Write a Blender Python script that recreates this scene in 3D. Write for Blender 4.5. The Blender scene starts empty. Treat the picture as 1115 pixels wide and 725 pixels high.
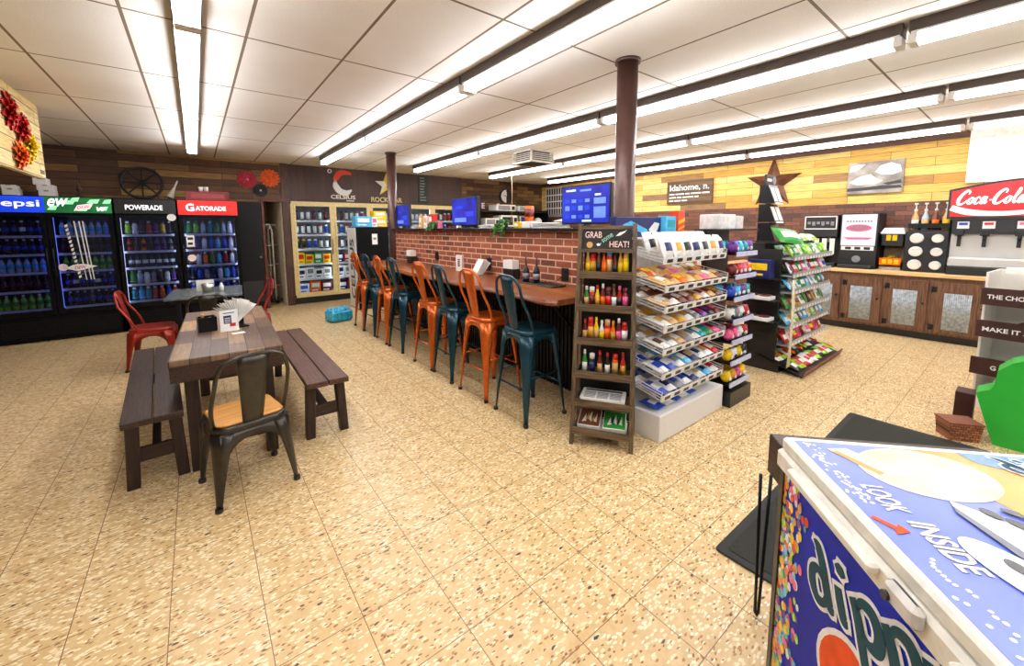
import bpy, math, random
from mathutils import Matrix, Vector
R = random.Random(7)
PI = math.pi
SC = bpy.context.scene
COL = SC.collection

# ------------------------------------------------------------------ mesh builder
class MB:
    def __init__(s): s.v=[]; s.f=[]; s.m=[]; s.sm=[]
    def add(s, vs, fs, mi=0, smooth=False, T=None):
        b=len(s.v)
        if T is not None: vs=[tuple(T@Vector(p)) for p in vs]
        s.v.extend(vs)
        for f in fs: s.f.append([i+b for i in f]); s.m.append(mi); s.sm.append(smooth)
        return s
    def bx(s,x0,x1,y0,y1,z0,z1,mi=0,T=None):
        vs=[(x0,y0,z0),(x1,y0,z0),(x1,y1,z0),(x0,y1,z0),(x0,y0,z1),(x1,y0,z1),(x1,y1,z1),(x0,y1,z1)]
        return s.add(vs,[(0,3,2,1),(4,5,6,7),(0,1,5,4),(1,2,6,5),(2,3,7,6),(3,0,4,7)],mi,False,T)
    def rbx(s,x0,x1,y0,y1,z0,z1,r=.01,mi=0,T=None):
        """box with rounded vertical edges and softened top and bottom rims"""
        cx,cy=(x0+x1)/2,(y0+y1)/2; a,b=(x1-x0)/2,(y1-y0)/2
        e=min(r,(z1-z0)*.45)
        def ring(i,z):
            return [(cx+px,cy+py,z) for px,py in rrect(a-i,b-i,max(r-i,.001),3)]
        return s.loft([ring(e*.7,z0),ring(0,z0+e*.7),ring(0,z1-e*.7),ring(e*.7,z1)],mi,False,T)
    def loft(s,rings,mi=0,smooth=True,T=None,caps=True,closed=True):
        n=len(rings[0]); vs=[p for r in rings for p in r]; fs=[]
        for k in range(len(rings)-1):
            for i in range(n if closed else n-1):
                j=(i+1)%n
                fs.append((k*n+i,k*n+j,(k+1)*n+j,(k+1)*n+i))
        s.add(vs,fs,mi,smooth,T)
        if caps:
            b=len(s.v)-len(vs)
            s.f.append([b+i for i in range(n)][::-1]); s.m.append(mi); s.sm.append(False)
            s.f.append([b+(len(rings)-1)*n+i for i in range(n)]); s.m.append(mi); s.sm.append(False)
        return s
    def lathe(s,prof,n=12,mi=0,c=(0,0,0),T=None,smooth=True):
        rings=[[(c[0]+r*math.cos(2*PI*i/n),c[1]+r*math.sin(2*PI*i/n),c[2]+z) for i in range(n)] for r,z in prof]
        return s.loft(rings,mi,smooth,T)
    def tube(s,pts,r,n=8,mi=0,T=None,closed=False,smooth=True):
        pts=[Vector(p) for p in pts]; m=len(pts); rings=[]
        rr=r if isinstance(r,(list,tuple)) else [r]*m
        up=None
        for k in range(m):
            if closed: d=(pts[(k+1)%m]-pts[k-1])
            else: d=(pts[min(k+1,m-1)]-pts[max(k-1,0)])
            d.normalize()
            if up is None:
                up=Vector((0,0,1)) if abs(d.z)<.9 else Vector((1,0,0))
            a=d.cross(up)
            if a.length<1e-4: a=d.orthogonal()
            a.normalize(); b=a.cross(d); b.normalize(); up=b
            rings.append([tuple(pts[k]+a*(rr[k]*math.cos(2*PI*i/n))+b*(rr[k]*math.sin(2*PI*i/n))) for i in range(n)])
        if closed: rings.append(rings[0])
        return s.loft(rings,mi,smooth,T,caps=not closed)
    def cyl(s,c,r,h,n=16,mi=0,axis='z',r2=None,T=None,smooth=True):
        r2=r if r2 is None else r2
        M={'z':Matrix.Identity(4),'x':Matrix.Rotation(PI/2,4,'Y'),'y':Matrix.Rotation(-PI/2,4,'X')}[axis]
        M=Matrix.Translation(c)@M
        if T is not None: M=T@M
        return s.loft([[(r*math.cos(2*PI*i/n),r*math.sin(2*PI*i/n),0) for i in range(n)],[(r2*math.cos(2*PI*i/n),r2*math.sin(2*PI*i/n),h) for i in range(n)]],mi,smooth,M)
    def ball(s,c,r,mi=0,n=10,k=6,sx=1,sy=1,sz=1,T=None):
        prof=[(max(r*math.sin(PI*i/k),r*.02),-r*math.cos(PI*i/k)) for i in range(k+1)]
        rings=[[(c[0]+q*math.cos(2*PI*i/n)*sx,c[1]+q*math.sin(2*PI*i/n)*sy,c[2]+z*sz) for i in range(n)] for q,z in prof]
        return s.loft(rings,mi,True,T)
    def prism(s,poly,h,mi=0,T=None,h0=0):
        n=len(poly); vs=[(x,y,h0) for x,y in poly]+[(x,y,h0+h) for x,y in poly]
        fs=[tuple(range(n))[::-1],tuple(range(n,2*n))]+[(i,(i+1)%n,n+(i+1)%n,n+i) for i in range(n)]
        return s.add(vs,fs,mi,False,T)
    def ribbon(s,pts,w,h,mi=0,T=None,h0=0,grow=0):
        """flat calligraphic stroke with height h; pts 2-D, w widths"""
        P=smooth2(pts); n=len(P); L=[];Rr=[]
        for k in range(n):
            d=Vector(P[min(k+1,n-1)])-Vector(P[max(k-1,0)])
            if d.length<1e-9: d=Vector((1,0))
            d.normalize(); q=Vector((-d.y,d.x)); t=k/(n-1)*(len(w)-1); i=min(int(t),len(w)-2); ww=(w[i]*(1-(t-i))+w[i+1]*(t-i))/2+grow
            p=Vector(P[k])
            if k==0: p=p-d*grow
            if k==n-1: p=p+d*grow
            L.append(p+q*ww); Rr.append(p-q*ww)
        vs=[];
        for k in range(n): vs+=[(L[k].x,L[k].y,h0),(Rr[k].x,Rr[k].y,h0),(Rr[k].x,Rr[k].y,h0+h),(L[k].x,L[k].y,h0+h)]
        fs=[(0,1,2,3),tuple((n-1)*4+i for i in (3,2,1,0))]
        for k in range(n-1):
            a,b=4*k,4*k+4
            for i in range(4): fs.append((a+i,b+i,b+(i+1)%4,a+(i+1)%4))
        return s.add(vs,fs,mi,False,T)
    def text(s,body,w,h,T,mi=0,ex=.003,bold=.0,shear=0.,track=1.):
        vs,fs=text_data(body,bold,shear,track)
        x0=min(p[0] for p in vs);x1=max(p[0] for p in vs);y0=min(p[1] for p in vs);y1=max(p[1] for p in vs)
        sx=w/(x1-x0) if w else h/(y1-y0); sy=h/(y1-y0) if h else sx
        vs=[((x-(x0+x1)/2)*sx,(y-(y0+y1)/2)*sy,(z+.05)*10*ex) for x,y,z in vs]
        return s.add(vs,fs,mi,False,T)
    def mesh(s,name,mats):
        me=bpy.data.meshes.new(name); me.from_pydata(s.v,[],s.f)
        for m in mats: me.materials.append(m)
        me.polygons.foreach_set('material_index',s.m); me.polygons.foreach_set('use_smooth',s.sm); me.update()
        return me
    def build(s,name,mats,parent=None,bevel=0,loc=None,rz=0):
        if not isinstance(mats,(list,tuple)): mats=[mats]
        return mobj(name,s.mesh(name,mats),parent,bevel,loc,rz)

def mobj(name,me,parent=None,bevel=0,loc=None,rz=0):
    o=bpy.data.objects.new(name,me); COL.objects.link(o)
    if parent: o.parent=parent
    if loc: o.location=loc
    if rz: o.rotation_euler=(0,0,rz)
    if bevel:
        b=o.modifiers.new('edge','BEVEL'); b.width=bevel; b.segments=2; b.limit_method='ANGLE'
    return o

def rrect(a,b,r,k=4):
    out=[]
    for cx,cy,t0 in ((a-r,b-r,0),(-a+r,b-r,PI/2),(-a+r,-b+r,PI),(a-r,-b+r,1.5*PI)):
        for i in range(k+1):
            t=t0+PI/2*i/k; out.append((cx+r*math.cos(t),cy+r*math.sin(t)))
    return out
def smooth2(P,k=7):
    P=[Vector(p) for p in P]; out=[]
    if len(P)==2: return [tuple(P[0].lerp(P[1],i/4)) for i in range(5)]
    for i in range(len(P)-1):
        a,b,c,d=P[max(i-1,0)],P[i],P[i+1],P[min(i+2,len(P)-1)]
        for j in range(k):
            t=j/k
            out.append(tuple(.5*((2*b)+(c-a)*t+(2*a-5*b+4*c-d)*t*t+(3*b-a-3*c+d)*t**3)))
    out.append(tuple(P[-1])); return out
_tc={}
def text_data(body,bold,shear,track):
    key=(body,bold,shear,track)
    if key not in _tc:
        cu=bpy.data.curves.new('lettering_source','FONT'); cu.body=body; cu.extrude=.05; cu.offset=bold; cu.shear=shear; cu.space_character=track; cu.resolution_u=3
        o=bpy.data.objects.new('lettering_source',cu); COL.objects.link(o)
        me=bpy.data.meshes.new_from_object(o.evaluated_get(bpy.context.evaluated_depsgraph_get()))
        _tc[key]=([tuple(p.co) for p in me.vertices],[tuple(p.vertices) for p in me.polygons])
        bpy.data.objects.remove(o); bpy.data.curves.remove(cu); bpy.data.meshes.remove(me)
    return _tc[key]
def FR(o,xa,ya):
    x=Vector(xa); y=Vector(ya); z=x.cross(y)
    return Matrix(((x.x,y.x,z.x,o[0]),(x.y,y.y,z.y,o[1]),(x.z,y.z,z.z,o[2]),(0,0,0,1)))
def FY(x,y,z): return FR((x,y,z),(1,0,0),(0,0,1))        # sign plane seen from the room's front
def FX(x,y,z): return FR((x,y,z),(0,-1,0),(0,0,1))       # sign plane seen from the aisle, on a face turned to -X

# ------------------------------------------------------------------ things
def tag(o,label,cat,group=None):
    o['label']=label; o['category']=cat
    if group: o['group']=group
    return o
def thing(name,label,cat,loc=(0,0,0),rz=0,group=None):
    o=bpy.data.objects.new(name,None); COL.objects.link(o); o.empty_display_size=.1
    o.location=loc; o.rotation_euler=(0,0,rz)
    return tag(o,label,cat,group)
def solo(mb,name,mats,label,cat,loc=(0,0,0),rz=0,group=None,bevel=0):
    return tag(mb.build(name,mats,None,bevel,loc,rz),label,cat,group)
def inst(name,me,label,cat,loc,rz=0,group=None,rot=None):
    o=mobj(name,me,None,0,loc,rz)
    if rot: o.rotation_euler=rot
    return tag(o,label,cat,group)
def struct(mb,name,mats,bevel=0):
    o=mb.build(name,mats,None,bevel); o['kind']='structure'; return o
def dup(root,loc,rz,label,group=None):
    def rec(o,par):
        c=o.copy(); COL.objects.link(c)
        if par: c.parent=par
        for ch in list(o.children): rec(ch,c)
        return c
    r=rec(root,None); r.location=loc; r.rotation_euler=(0,0,rz); r['label']=label
    if group: r['group']=group
    return r
ORD=['first','second','third','fourth','fifth','sixth','seventh','eighth','ninth','tenth','eleventh','twelfth','thirteenth','fourteenth']

# ------------------------------------------------------------------ materials
def lin(c):
    return tuple(((x/255)/12.92 if x/255<=.04045 else ((x/255+.055)/1.055)**2.4) for x in c[:3])+(1,)
_mc={}
def nd(nt,t,**kw):
    n=nt.nodes.new(t)
    for k,v in kw.items():
        if k in n.inputs: n.inputs[k].default_value=v
        else: setattr(n,k,v)
    return n
def base(name):
    m=bpy.data.materials.new(name); m.use_nodes=True; nt=m.node_tree; nt.nodes.clear()
    out=nd(nt,'ShaderNodeOutputMaterial'); p=nd(nt,'ShaderNodeBsdfPrincipled'); nt.links.new(p.outputs[0],out.inputs[0])
    return m,nt,p,out
def pm(name,c,rough=.5,metal=0,var=.06,scale=25,emit=0,spec=.5,c2=None,stretch=None,bump=0):
    """procedural paint / plastic / metal / wood: base colour with noise variation"""
    if name in _mc: return _mc[name]
    m,nt,p,out=base(name); L=nt.links.new
    a=lin(c); b=lin(c2) if c2 else tuple(min(1,x*(1+var*2.5)) for x in a[:3])+(1,)
    if not c2: a=tuple(x*(1-var) for x in a[:3])+(1,)
    tc=nd(nt,'ShaderNodeTexCoord'); mp=nd(nt,'ShaderNodeMapping'); L(tc.outputs['Object'],mp.inputs[0])
    if stretch: mp.inputs['Scale'].default_value=stretch
    no=nd(nt,'ShaderNodeTexNoise',Scale=scale,Detail=4.0); L(mp.outputs[0],no.inputs['Vector'])
    cr=nd(nt,'ShaderNodeValToRGB'); cr.color_ramp.elements[0].position=.35; cr.color_ramp.elements[1].position=.65
    cr.color_ramp.elements[0].color=a; cr.color_ramp.elements[1].color=b
    L(no.outputs['Fac'],cr.inputs[0]); L(cr.outputs[0],p.inputs['Base Color'])
    p.inputs['Roughness'].default_value=rough; p.inputs['Metallic'].default_value=metal; p.inputs['Specular IOR Level'].default_value=spec
    if bump:
        bp=nd(nt,'ShaderNodeBump',Strength=bump,Distance=.01); L(no.outputs['Fac'],bp.inputs['Height']); L(bp.outputs[0],p.inputs['Normal'])
    if emit:
        L(cr.outputs[0],p.inputs['Emission Color']); p.inputs['Emission Strength'].default_value=emit
    _mc[name]=m; return m
def wood(name,c,c2,axis='x',rough=.5,scale=6):
    st={'x':(1,14,14),'y':(14,1,14),'z':(14,14,1)}[axis]
    return pm(name,c,rough,0,0,scale,0,.4,c2,st,.15)
def glassm(name,tint=(235,240,245),fac=.09):
    m=bpy.data.materials.new(name); m.use_nodes=True; nt=m.node_tree; nt.nodes.clear(); L=nt.links.new
    out=nd(nt,'ShaderNodeOutputMaterial'); mx=nd(nt,'ShaderNodeMixShader'); t=nd(nt,'ShaderNodeBsdfTransparent'); g=nd(nt,'ShaderNodeBsdfGlossy'); lw=nd(nt,'ShaderNodeLayerWeight',Blend=.12)
    t.inputs[0].default_value=lin(tint); g.inputs['Roughness'].default_value=.03
    no=nd(nt,'ShaderNodeTexNoise',Scale=3.0); mu=nd(nt,'ShaderNodeMath',operation='MULTIPLY_ADD'); mu.inputs[1].default_value=.02
    L(no.outputs[0],mu.inputs[0]); L(lw.outputs['Fresnel'],mu.inputs[2])
    L(mu.outputs[0],mx.inputs[0]); L(t.outputs[0],mx.inputs[1]); L(g.outputs[0],mx.inputs[2]); L(mx.outputs[0],out.inputs[0])
    return m
def course(name,u,v,w,h,cols,mortar,msize=.006,rough=.7,grain=True,bump=.4,off=.5,ofs=(0,0)):
    """brick or plank courses; u,v are the object axes running along and across the courses"""
    m,nt,p,out=base(name); L=nt.links.new
    tc=nd(nt,'ShaderNodeTexCoord'); sp=nd(nt,'ShaderNodeSeparateXYZ'); cb=nd(nt,'ShaderNodeCombineXYZ')
    L(tc.outputs['Object'],sp.inputs[0]); L(sp.outputs[u],cb.inputs[0]); L(sp.outputs[v],cb.inputs[1])
    ad=nd(nt,'ShaderNodeVectorMath',operation='ADD'); ad.inputs[1].default_value=(ofs[0]+40*w,ofs[1]+80*h,0); L(cb.outputs[0],ad.inputs[0])
    br=nd(nt,'ShaderNodeTexBrick'); br.offset=off; br.inputs['Scale'].default_value=1; br.inputs['Mortar Size'].default_value=msize
    br.inputs['Brick Width'].default_value=w; br.inputs['Row Height'].default_value=h; br.inputs['Mortar Smooth'].default_value=.1
    br.inputs['Color1'].default_value=(0,0,0,1); br.inputs['Color2'].default_value=(1,1,1,1); br.inputs['Mortar'].default_value=(.5,.5,.5,1)
    L(ad.outputs[0],br.inputs[0])
    cr=nd(nt,'ShaderNodeValToRGB'); e=cr.color_ramp.elements
    for i,c in enumerate(cols):
        q=i/(len(cols)-1)
        el=e[0] if i==0 else (e[len(e)-1] if i==len(cols)-1 else e.new(q))
        el.color=lin(c)
    L(br.outputs['Color'],cr.inputs[0])
    col=cr.outputs[0]
    mp=nd(nt,'ShaderNodeMapping'); mp.inputs['Scale'].default_value=(3,40,1) if grain else (12,12,1); L(ad.outputs[0],mp.inputs[0])
    no=nd(nt,'ShaderNodeTexNoise',Scale=1.5 if grain else 4.0,Detail=6.0); L(mp.outputs[0],no.inputs['Vector'])
    mr=nd(nt,'ShaderNodeMapRange'); mr.inputs[1].default_value=.3; mr.inputs[2].default_value=.7; mr.inputs[3].default_value=.62; mr.inputs[4].default_value=1.25; L(no.outputs['Fac'],mr.inputs[0])
    vm=nd(nt,'ShaderNodeVectorMath',operation='SCALE'); L(col,vm.inputs[0]); L(mr.outputs[0],vm.inputs['Scale'])
    mx=nd(nt,'ShaderNodeMix',data_type='RGBA'); L(br.outputs['Fac'],mx.inputs['Factor']); L(vm.outputs[0],mx.inputs['A']); mx.inputs['B'].default_value=lin(mortar)
    L(mx.outputs['Result'],p.inputs['Base Color']); p.inputs['Roughness'].default_value=rough
    bp=nd(nt,'ShaderNodeBump',Strength=bump,Distance=.008); bp.invert=True; L(br.outputs['Fac'],bp.inputs['Height']); L(bp.outputs[0],p.inputs['Normal'])
    return m
def floor_mat():
    m,nt,p,out=base('vinyl_chip_tile'); L=nt.links.new
    def math_(op,a,b=None):
        n=nd(nt,'ShaderNodeMath',operation=op)
        for i,x in enumerate((a,b)):
            if x is None: continue
            if isinstance(x,(int,float)): n.inputs[i].default_value=x
            else: L(x,n.inputs[i])
        return n.outputs[0]
    tc=nd(nt,'ShaderNodeTexCoord'); sp=nd(nt,'ShaderNodeSeparateXYZ'); L(tc.outputs['Object'],sp.inputs[0])
    ux=math_('DIVIDE',math_('ADD',sp.outputs[0],30.48+.192),.3048); uy=math_('DIVIDE',math_('ADD',sp.outputs[1],30.48-1.209),.3048)
    fx=math_('FRACT',ux); fy=math_('FRACT',uy)
    ck=math_('MODULO',math_('ADD',math_('FLOOR',ux),math_('FLOOR',uy)),2.0)
    gx=math_('MINIMUM',fx,math_('SUBTRACT',1.0,fx)); gy=math_('MINIMUM',fy,math_('SUBTRACT',1.0,fy))
    g=math_('LESS_THAN',math_('MINIMUM',gx,gy),.0055)
    def rot(a,sc):
        mp=nd(nt,'ShaderNodeMapping'); mp.inputs['Rotation'].default_value=(0,0,a); mp.inputs['Scale'].default_value=sc; L(tc.outputs['Object'],mp.inputs[0]); return mp.outputs[0]
    def chips(scale,seed):
        mx=nd(nt,'ShaderNodeMix',data_type='VECTOR'); L(ck,mx.inputs['Factor']); L(rot(.5+seed,(scale*.55,scale*1.25,1)),mx.inputs['A']); L(rot(.5+seed+PI/2,(scale*.55,scale*1.25,1)),mx.inputs['B'])
        no=nd(nt,'ShaderNodeTexNoise',Scale=1.2,Detail=2.0); L(mx.outputs['Result'],no.inputs['Vector'])
        vm=nd(nt,'ShaderNodeVectorMath',operation='MULTIPLY_ADD'); vm.inputs[1].default_value=(.9,.9,0); L(no.outputs['Color'],vm.inputs[0]); L(mx.outputs['Result'],vm.inputs[2])
        vo=nd(nt,'ShaderNodeTexVoronoi'); vo.voronoi_dimensions='2D'; vo.inputs['Scale'].default_value=1; L(vm.outputs[0],vo.inputs['Vector'])
        s2=nd(nt,'ShaderNodeSeparateColor'); L(vo.outputs['Color'],s2.inputs[0]); return vo.outputs['Distance'],s2.outputs
    n1=nd(nt,'ShaderNodeTexNoise',Scale=16.0,Detail=8.0,Roughness=.75); L(tc.outputs['Object'],n1.inputs['Vector'])
    cr=nd(nt,'ShaderNodeValToRGB'); cr.color_ramp.elements[0].position=.3; cr.color_ramp.elements[1].position=.7
    cr.color_ramp.elements[0].color=lin((200,164,108)); cr.color_ramp.elements[1].color=lin((232,203,150)); L(n1.outputs['Fac'],cr.inputs[0])
    col=cr.outputs[0]
    def over(fac,c,col):
        mx=nd(nt,'ShaderNodeMix',data_type='RGBA'); L(fac,mx.inputs['Factor']); L(col,mx.inputs['A']); mx.inputs['B'].default_value=lin(c); return mx.outputs['Result']
    d,s=chips(56,0.0)
    col=over(math_('MULTIPLY',math_('GREATER_THAN',s[0],.70),math_('LESS_THAN',d,.34)),(240,222,178),col)
    col=over(math_('MULTIPLY',math_('LESS_THAN',s[0],.20),math_('LESS_THAN',d,.28)),(166,118,62),col)
    d,s=chips(76,.7)
    col=over(math_('MULTIPLY',math_('GREATER_THAN',s[1],.8),math_('LESS_THAN',d,.4)),(246,236,206),col)
    col=over(math_('MULTIPLY',math_('LESS_THAN',s[1],.09),math_('LESS_THAN',d,.30)),(130,84,44),col)
    d,s=chips(44,-.9)
    col=over(math_('MULTIPLY',math_('LESS_THAN',s[2],.02),math_('LESS_THAN',d,.26)),(60,34,20),col)
    col=over(g,(120,84,48),col)
    L(col,p.inputs['Base Color']); p.inputs['Roughness'].default_value=.33; p.inputs['Specular IOR Level'].default_value=.45
    n2=nd(nt,'ShaderNodeTexNoise',Scale=2.2,Detail=3.0); L(tc.outputs['Object'],n2.inputs['Vector'])
    mr=nd(nt,'ShaderNodeMapRange'); mr.inputs[3].default_value=.24; mr.inputs[4].default_value=.44; L(n2.outputs['Fac'],mr.inputs[0]); L(mr.outputs[0],p.inputs['Roughness'])
    return m
def ceil_mat():
    m,nt,p,out=base('ceiling_tile'); L=nt.links.new
    tc=nd(nt,'ShaderNodeTexCoord')
    ad=nd(nt,'ShaderNodeVectorMath',operation='ADD'); ad.inputs[1].default_value=(.6096*60-.36,1.215*40-.89,0); L(tc.outputs['Object'],ad.inputs[0])
    br=nd(nt,'ShaderNodeTexBrick'); br.offset=0; br.inputs['Scale'].default_value=1; br.inputs['Mortar Size'].default_value=.009; br.inputs['Mortar Smooth'].default_value=.0
    br.inputs['Brick Width'].default_value=.6096; br.inputs['Row Height'].default_value=1.215
    L(ad.outputs[0],br.inputs[0])
    no=nd(nt,'ShaderNodeTexNoise',Scale=160.0,Detail=3.0); L(tc.outputs['Object'],no.inputs['Vector'])
    n2=nd(nt,'ShaderNodeTexNoise',Scale=.9,Detail=3.0); L(tc.outputs['Object'],n2.inputs['Vector'])
    cr=nd(nt,'ShaderNodeValToRGB'); cr.color_ramp.elements[0].position=.3; cr.color_ramp.elements[1].position=.6
    cr.color_ramp.elements[0].color=lin((226,223,218)); cr.color_ramp.elements[1].color=lin((244,242,238)); L(no.outputs['Fac'],cr.inputs[0])
    c2=nd(nt,'ShaderNodeValToRGB'); c2.color_ramp.elements[0].position=.35; c2.color_ramp.elements[1].position=.6
    c2.color_ramp.elements[0].color=(.90,.88,.86,1); c2.color_ramp.elements[1].color=(1,1,1,1); L(n2.outputs['Fac'],c2.inputs[0])
    mu=nd(nt,'ShaderNodeMix',data_type='RGBA',blend_type='MULTIPLY'); mu.inputs['Factor'].default_value=1; L(cr.outputs[0],mu.inputs['A']); L(c2.outputs[0],mu.inputs['B'])
    mx=nd(nt,'ShaderNodeMix',data_type='RGBA'); L(br.outputs['Fac'],mx.inputs['Factor']); L(mu.outputs['Result'],mx.inputs['A']); mx.inputs['B'].default_value=lin((120,104,88))
    L(mx.outputs['Result'],p.inputs['Base Color']); p.inputs['Roughness'].default_value=.9
    return m

# palette
BLK=pm('black_plastic',(16,16,18),.4); BLKM=pm('black_metal',(24,24,26),.35,.6); WHT=pm('white_plastic',(236,234,230),.45,var=.008)
WPAPER=pm('white_paper',(244,242,236),.8,var=.02); CREAM=pm('cream_painted_wood',(232,208,140),.5,c2=(240,222,164)); CHROME=pm('brushed_steel',(196,194,190),.28,.9)
DKWOOD=wood('dark_stained_wood',(32,20,16),(60,38,28)); DKWOODY=wood('dark_stained_wood_lengthwise',(34,21,16),(66,42,30),'y'); DKWOODZ=wood('dark_stained_wood_upright',(30,18,14),(54,34,25),'z')
GUN=pm('gunmetal',(62,59,54),.32,.75); TEAL=pm('teal_metal_paint',(10,52,66),.3,.35); ORNG=pm('orange_copper_paint',(196,92,28),.28,.45); RED=pm('red_metal_paint',(140,32,14),.35,.2)
GLASS=glassm('clear_glass_pane'); DGLASS=glassm('tinted_glass_pane',(200,205,225))
RACKW=wood('weathered_rack_wood',(66,52,38),(112,92,68),'z'); RACKWX=wood('weathered_shelf_wood',(66,52,38),(110,90,66),'x')
TANW=wood('tan_seat_wood',(190,128,62),(216,160,90),'x')
LED=pm('led_strip',(245,248,255),.5,emit=6.0); TUBE=pm('fluorescent_tube',(252,252,255),.5,emit=34.0,var=.0)
GREENP=pm('green_leaf',(40,104,36),.5,c2=(74,140,52)); BROWNM=pm('brown_column_paint',(72,46,40),.38,.3)
COLORS={'red':(186,24,22),'orange':(232,104,18),'yellow':(238,196,28),'green':(44,138,48),'blue':(24,66,176),'purple':(98,40,132),'white':(236,236,232),'black':(20,20,22),'brown':(104,56,30),'pink':(226,92,142),'teal':(24,146,156),'clear':(176,196,206),'grey':(128,128,132),'tan':(206,164,104),'navy':(20,28,84),'cola':(44,20,16),'sky blue':(84,180,226),'lime':(150,204,50),'gold':(206,152,40),'maroon':(96,20,26)}
def C(n,rough=.35): return pm('colour_'+n.replace(' ','_'),COLORS[n],rough,var=.08)
# ================================================================== the setting
XL,XR,YB,YF,ZC=-3.2,8.3,9.2,-2.6,2.8
struct(MB().bx(XL-.1,XR+.1,YF,11.3,-.1,0),'floor',[floor_mat()])
struct(MB().bx(XL-.1,XR+.1,YF,11.3,ZC,ZC+.1),'ceiling',[ceil_mat()])
PLANK_Y=course('golden_pallet_planks',1,2,.95,.125,[(128,98,70),(206,150,64),(234,194,104),(240,208,124),(214,168,80),(230,184,92),(242,216,140),(222,176,88)],(92,60,32),.003)
BRICKW=course('brown_wood_bricks',1,2,.24,.07,[(66,38,26),(98,56,38),(120,72,48),(84,48,34)],(46,28,20),.004,.6,False)
PLANK_X=course('dark_pallet_planks',0,2,.9,.11,[(52,34,24),(90,60,36),(132,96,50),(70,44,28),(112,76,40),(160,122,66)],(26,16,12),.004)
PANELX=course('dark_wall_panelling',2,0,5.0,.13,[(54,29,19),(72,40,26),(62,34,22)],(28,15,10),.004,.5)
struct(MB().bx(XR,XR+.1,YF,YB+.1,1.88,2.71),'wall_right',[PLANK_Y])
struct(MB().bx(XR,XR+.1,YF,YB+.1,0,1.88),'wall_right_lower',[BRICKW])
struct(MB().bx(XR-.035,XR+.1,YF,YB,2.71,2.8),'trim_1',[wood('dark_brown_trim',(62,36,26),(92,56,38),'y')])
struct(MB().bx(XL-.1,XL,YF,YB+.1,0,ZC),'wall_left',[pm('brown_wall_paint',(92,66,50),.7)])
# back wall: planks over the coolers, hallway opening, walk-in panelling, brick by the kitchen
struct(MB().bx(XL,1.06,9.1,9.2,0,ZC).bx(1.06,1.44,9.1,9.2,2.06,ZC),'wall_back',[PLANK_X])
struct(MB().bx(1.36,1.45,9.2,11.2,0,ZC),'wall_hallway',[pm('hall_paint',(226,214,190),.8)])
struct(MB().bx(.9,1.06,9.2,11.2,0,ZC),'wall_hallway_left',[pm('hall_paint',(226,214,190),.8)])
struct(MB().bx(.9,1.45,11.2,11.3,0,ZC),'wall_hallway_back',[pm('hall_paint',(226,214,190),.8)])
struct(MB().bx(1.02,1.06,9.06,9.1,0,2.08).bx(1.02,1.5,9.06,9.1,2.06,2.11),'trim_2',[wood('red_brown_jamb',(84,34,22),(110,52,34),'z')])
struct(MB().bx(1.44,5.5,9.15,9.25,2.09,ZC).bx(1.44,1.545,9.15,9.25,.12,2.09).bx(5.41,5.5,9.15,9.25,.12,2.09).bx(1.44,1.50,9.25,11.2,0,ZC),'wall_back_panelled',[PANELX])
struct(MB().bx(1.38,1.50,9.08,9.15,0,ZC),'trim_3',[wood('dark_corner_post',(50,30,22),(88,58,40),'z')])
struct(MB().bx(1.5,5.5,9.13,9.25,0,.12),'baseboard_back',[BLK])
struct(MB().bx(5.5,XR+.1,9.2,9.3,0,ZC),'wall_back_brick',[course('kitchen_wall_brick',0,2,.42,.1,[(58,36,24),(104,72,40),(140,104,56),(76,48,30),(92,60,36)],(34,20,14),.006)])
# columns
for x,y in ((2.70,2.02),(2.70,6.80)):
    mb=MB(); mb.cyl((0,0,0),.078,2.8,20,0); mb.cyl((0,0,2.775),.095,.025,20,0)
    o=mb.build('column',[BROWNM],None,0,(x,y,0)); o['kind']='structure'
# brick half wall of the bar
BARBRICK=course('bar_brick',1,2,.215,.068,[(108,46,33),(150,74,50),(130,60,42),(166,92,64),(92,40,31)],(206,174,138),.007,.75,False,.6)
struct(MB().bx(2.70,2.86,2.11,6.72,.93,1.5),'wall_divider',[BARBRICK])
rib=MB()
for k in range(92):
    y=2.11+k*.05; rib.bx(2.685,2.70,y+.012,y+.038,0,.93)
rib.bx(2.70,2.86,2.11,6.72,0,.93)
struct(rib,'wall_divider_lower',[pm('black_ribbed_sheet',(26,25,27),.45,.5)])
struct(MB().rbx(2.64,2.98,2.10,6.72,1.5,1.53,.01),'trim_4',[pm('black_ledge',(20,18,20),.25)])

# hanging plank bulkhead with flowers
BOARD=course('whitewashed_planks',1,2,1.4,.13,[(236,216,160),(222,192,122),(244,232,190),(230,204,140)],(84,62,40),.004)
mb=MB().bx(-1.25,-1.2,3.6,6.45,2.07,2.8)
o=solo(mb,'plank_board',[BOARD],'pale plank board hanging from ceiling with silk flowers pinned on it','board')
o2=MB().bx(-1.21,-1.195,6.28,6.40,2.11,2.15).build('label_plate',[pm('grey_brown_stamp',(120,92,70),.6)],o)

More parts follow.
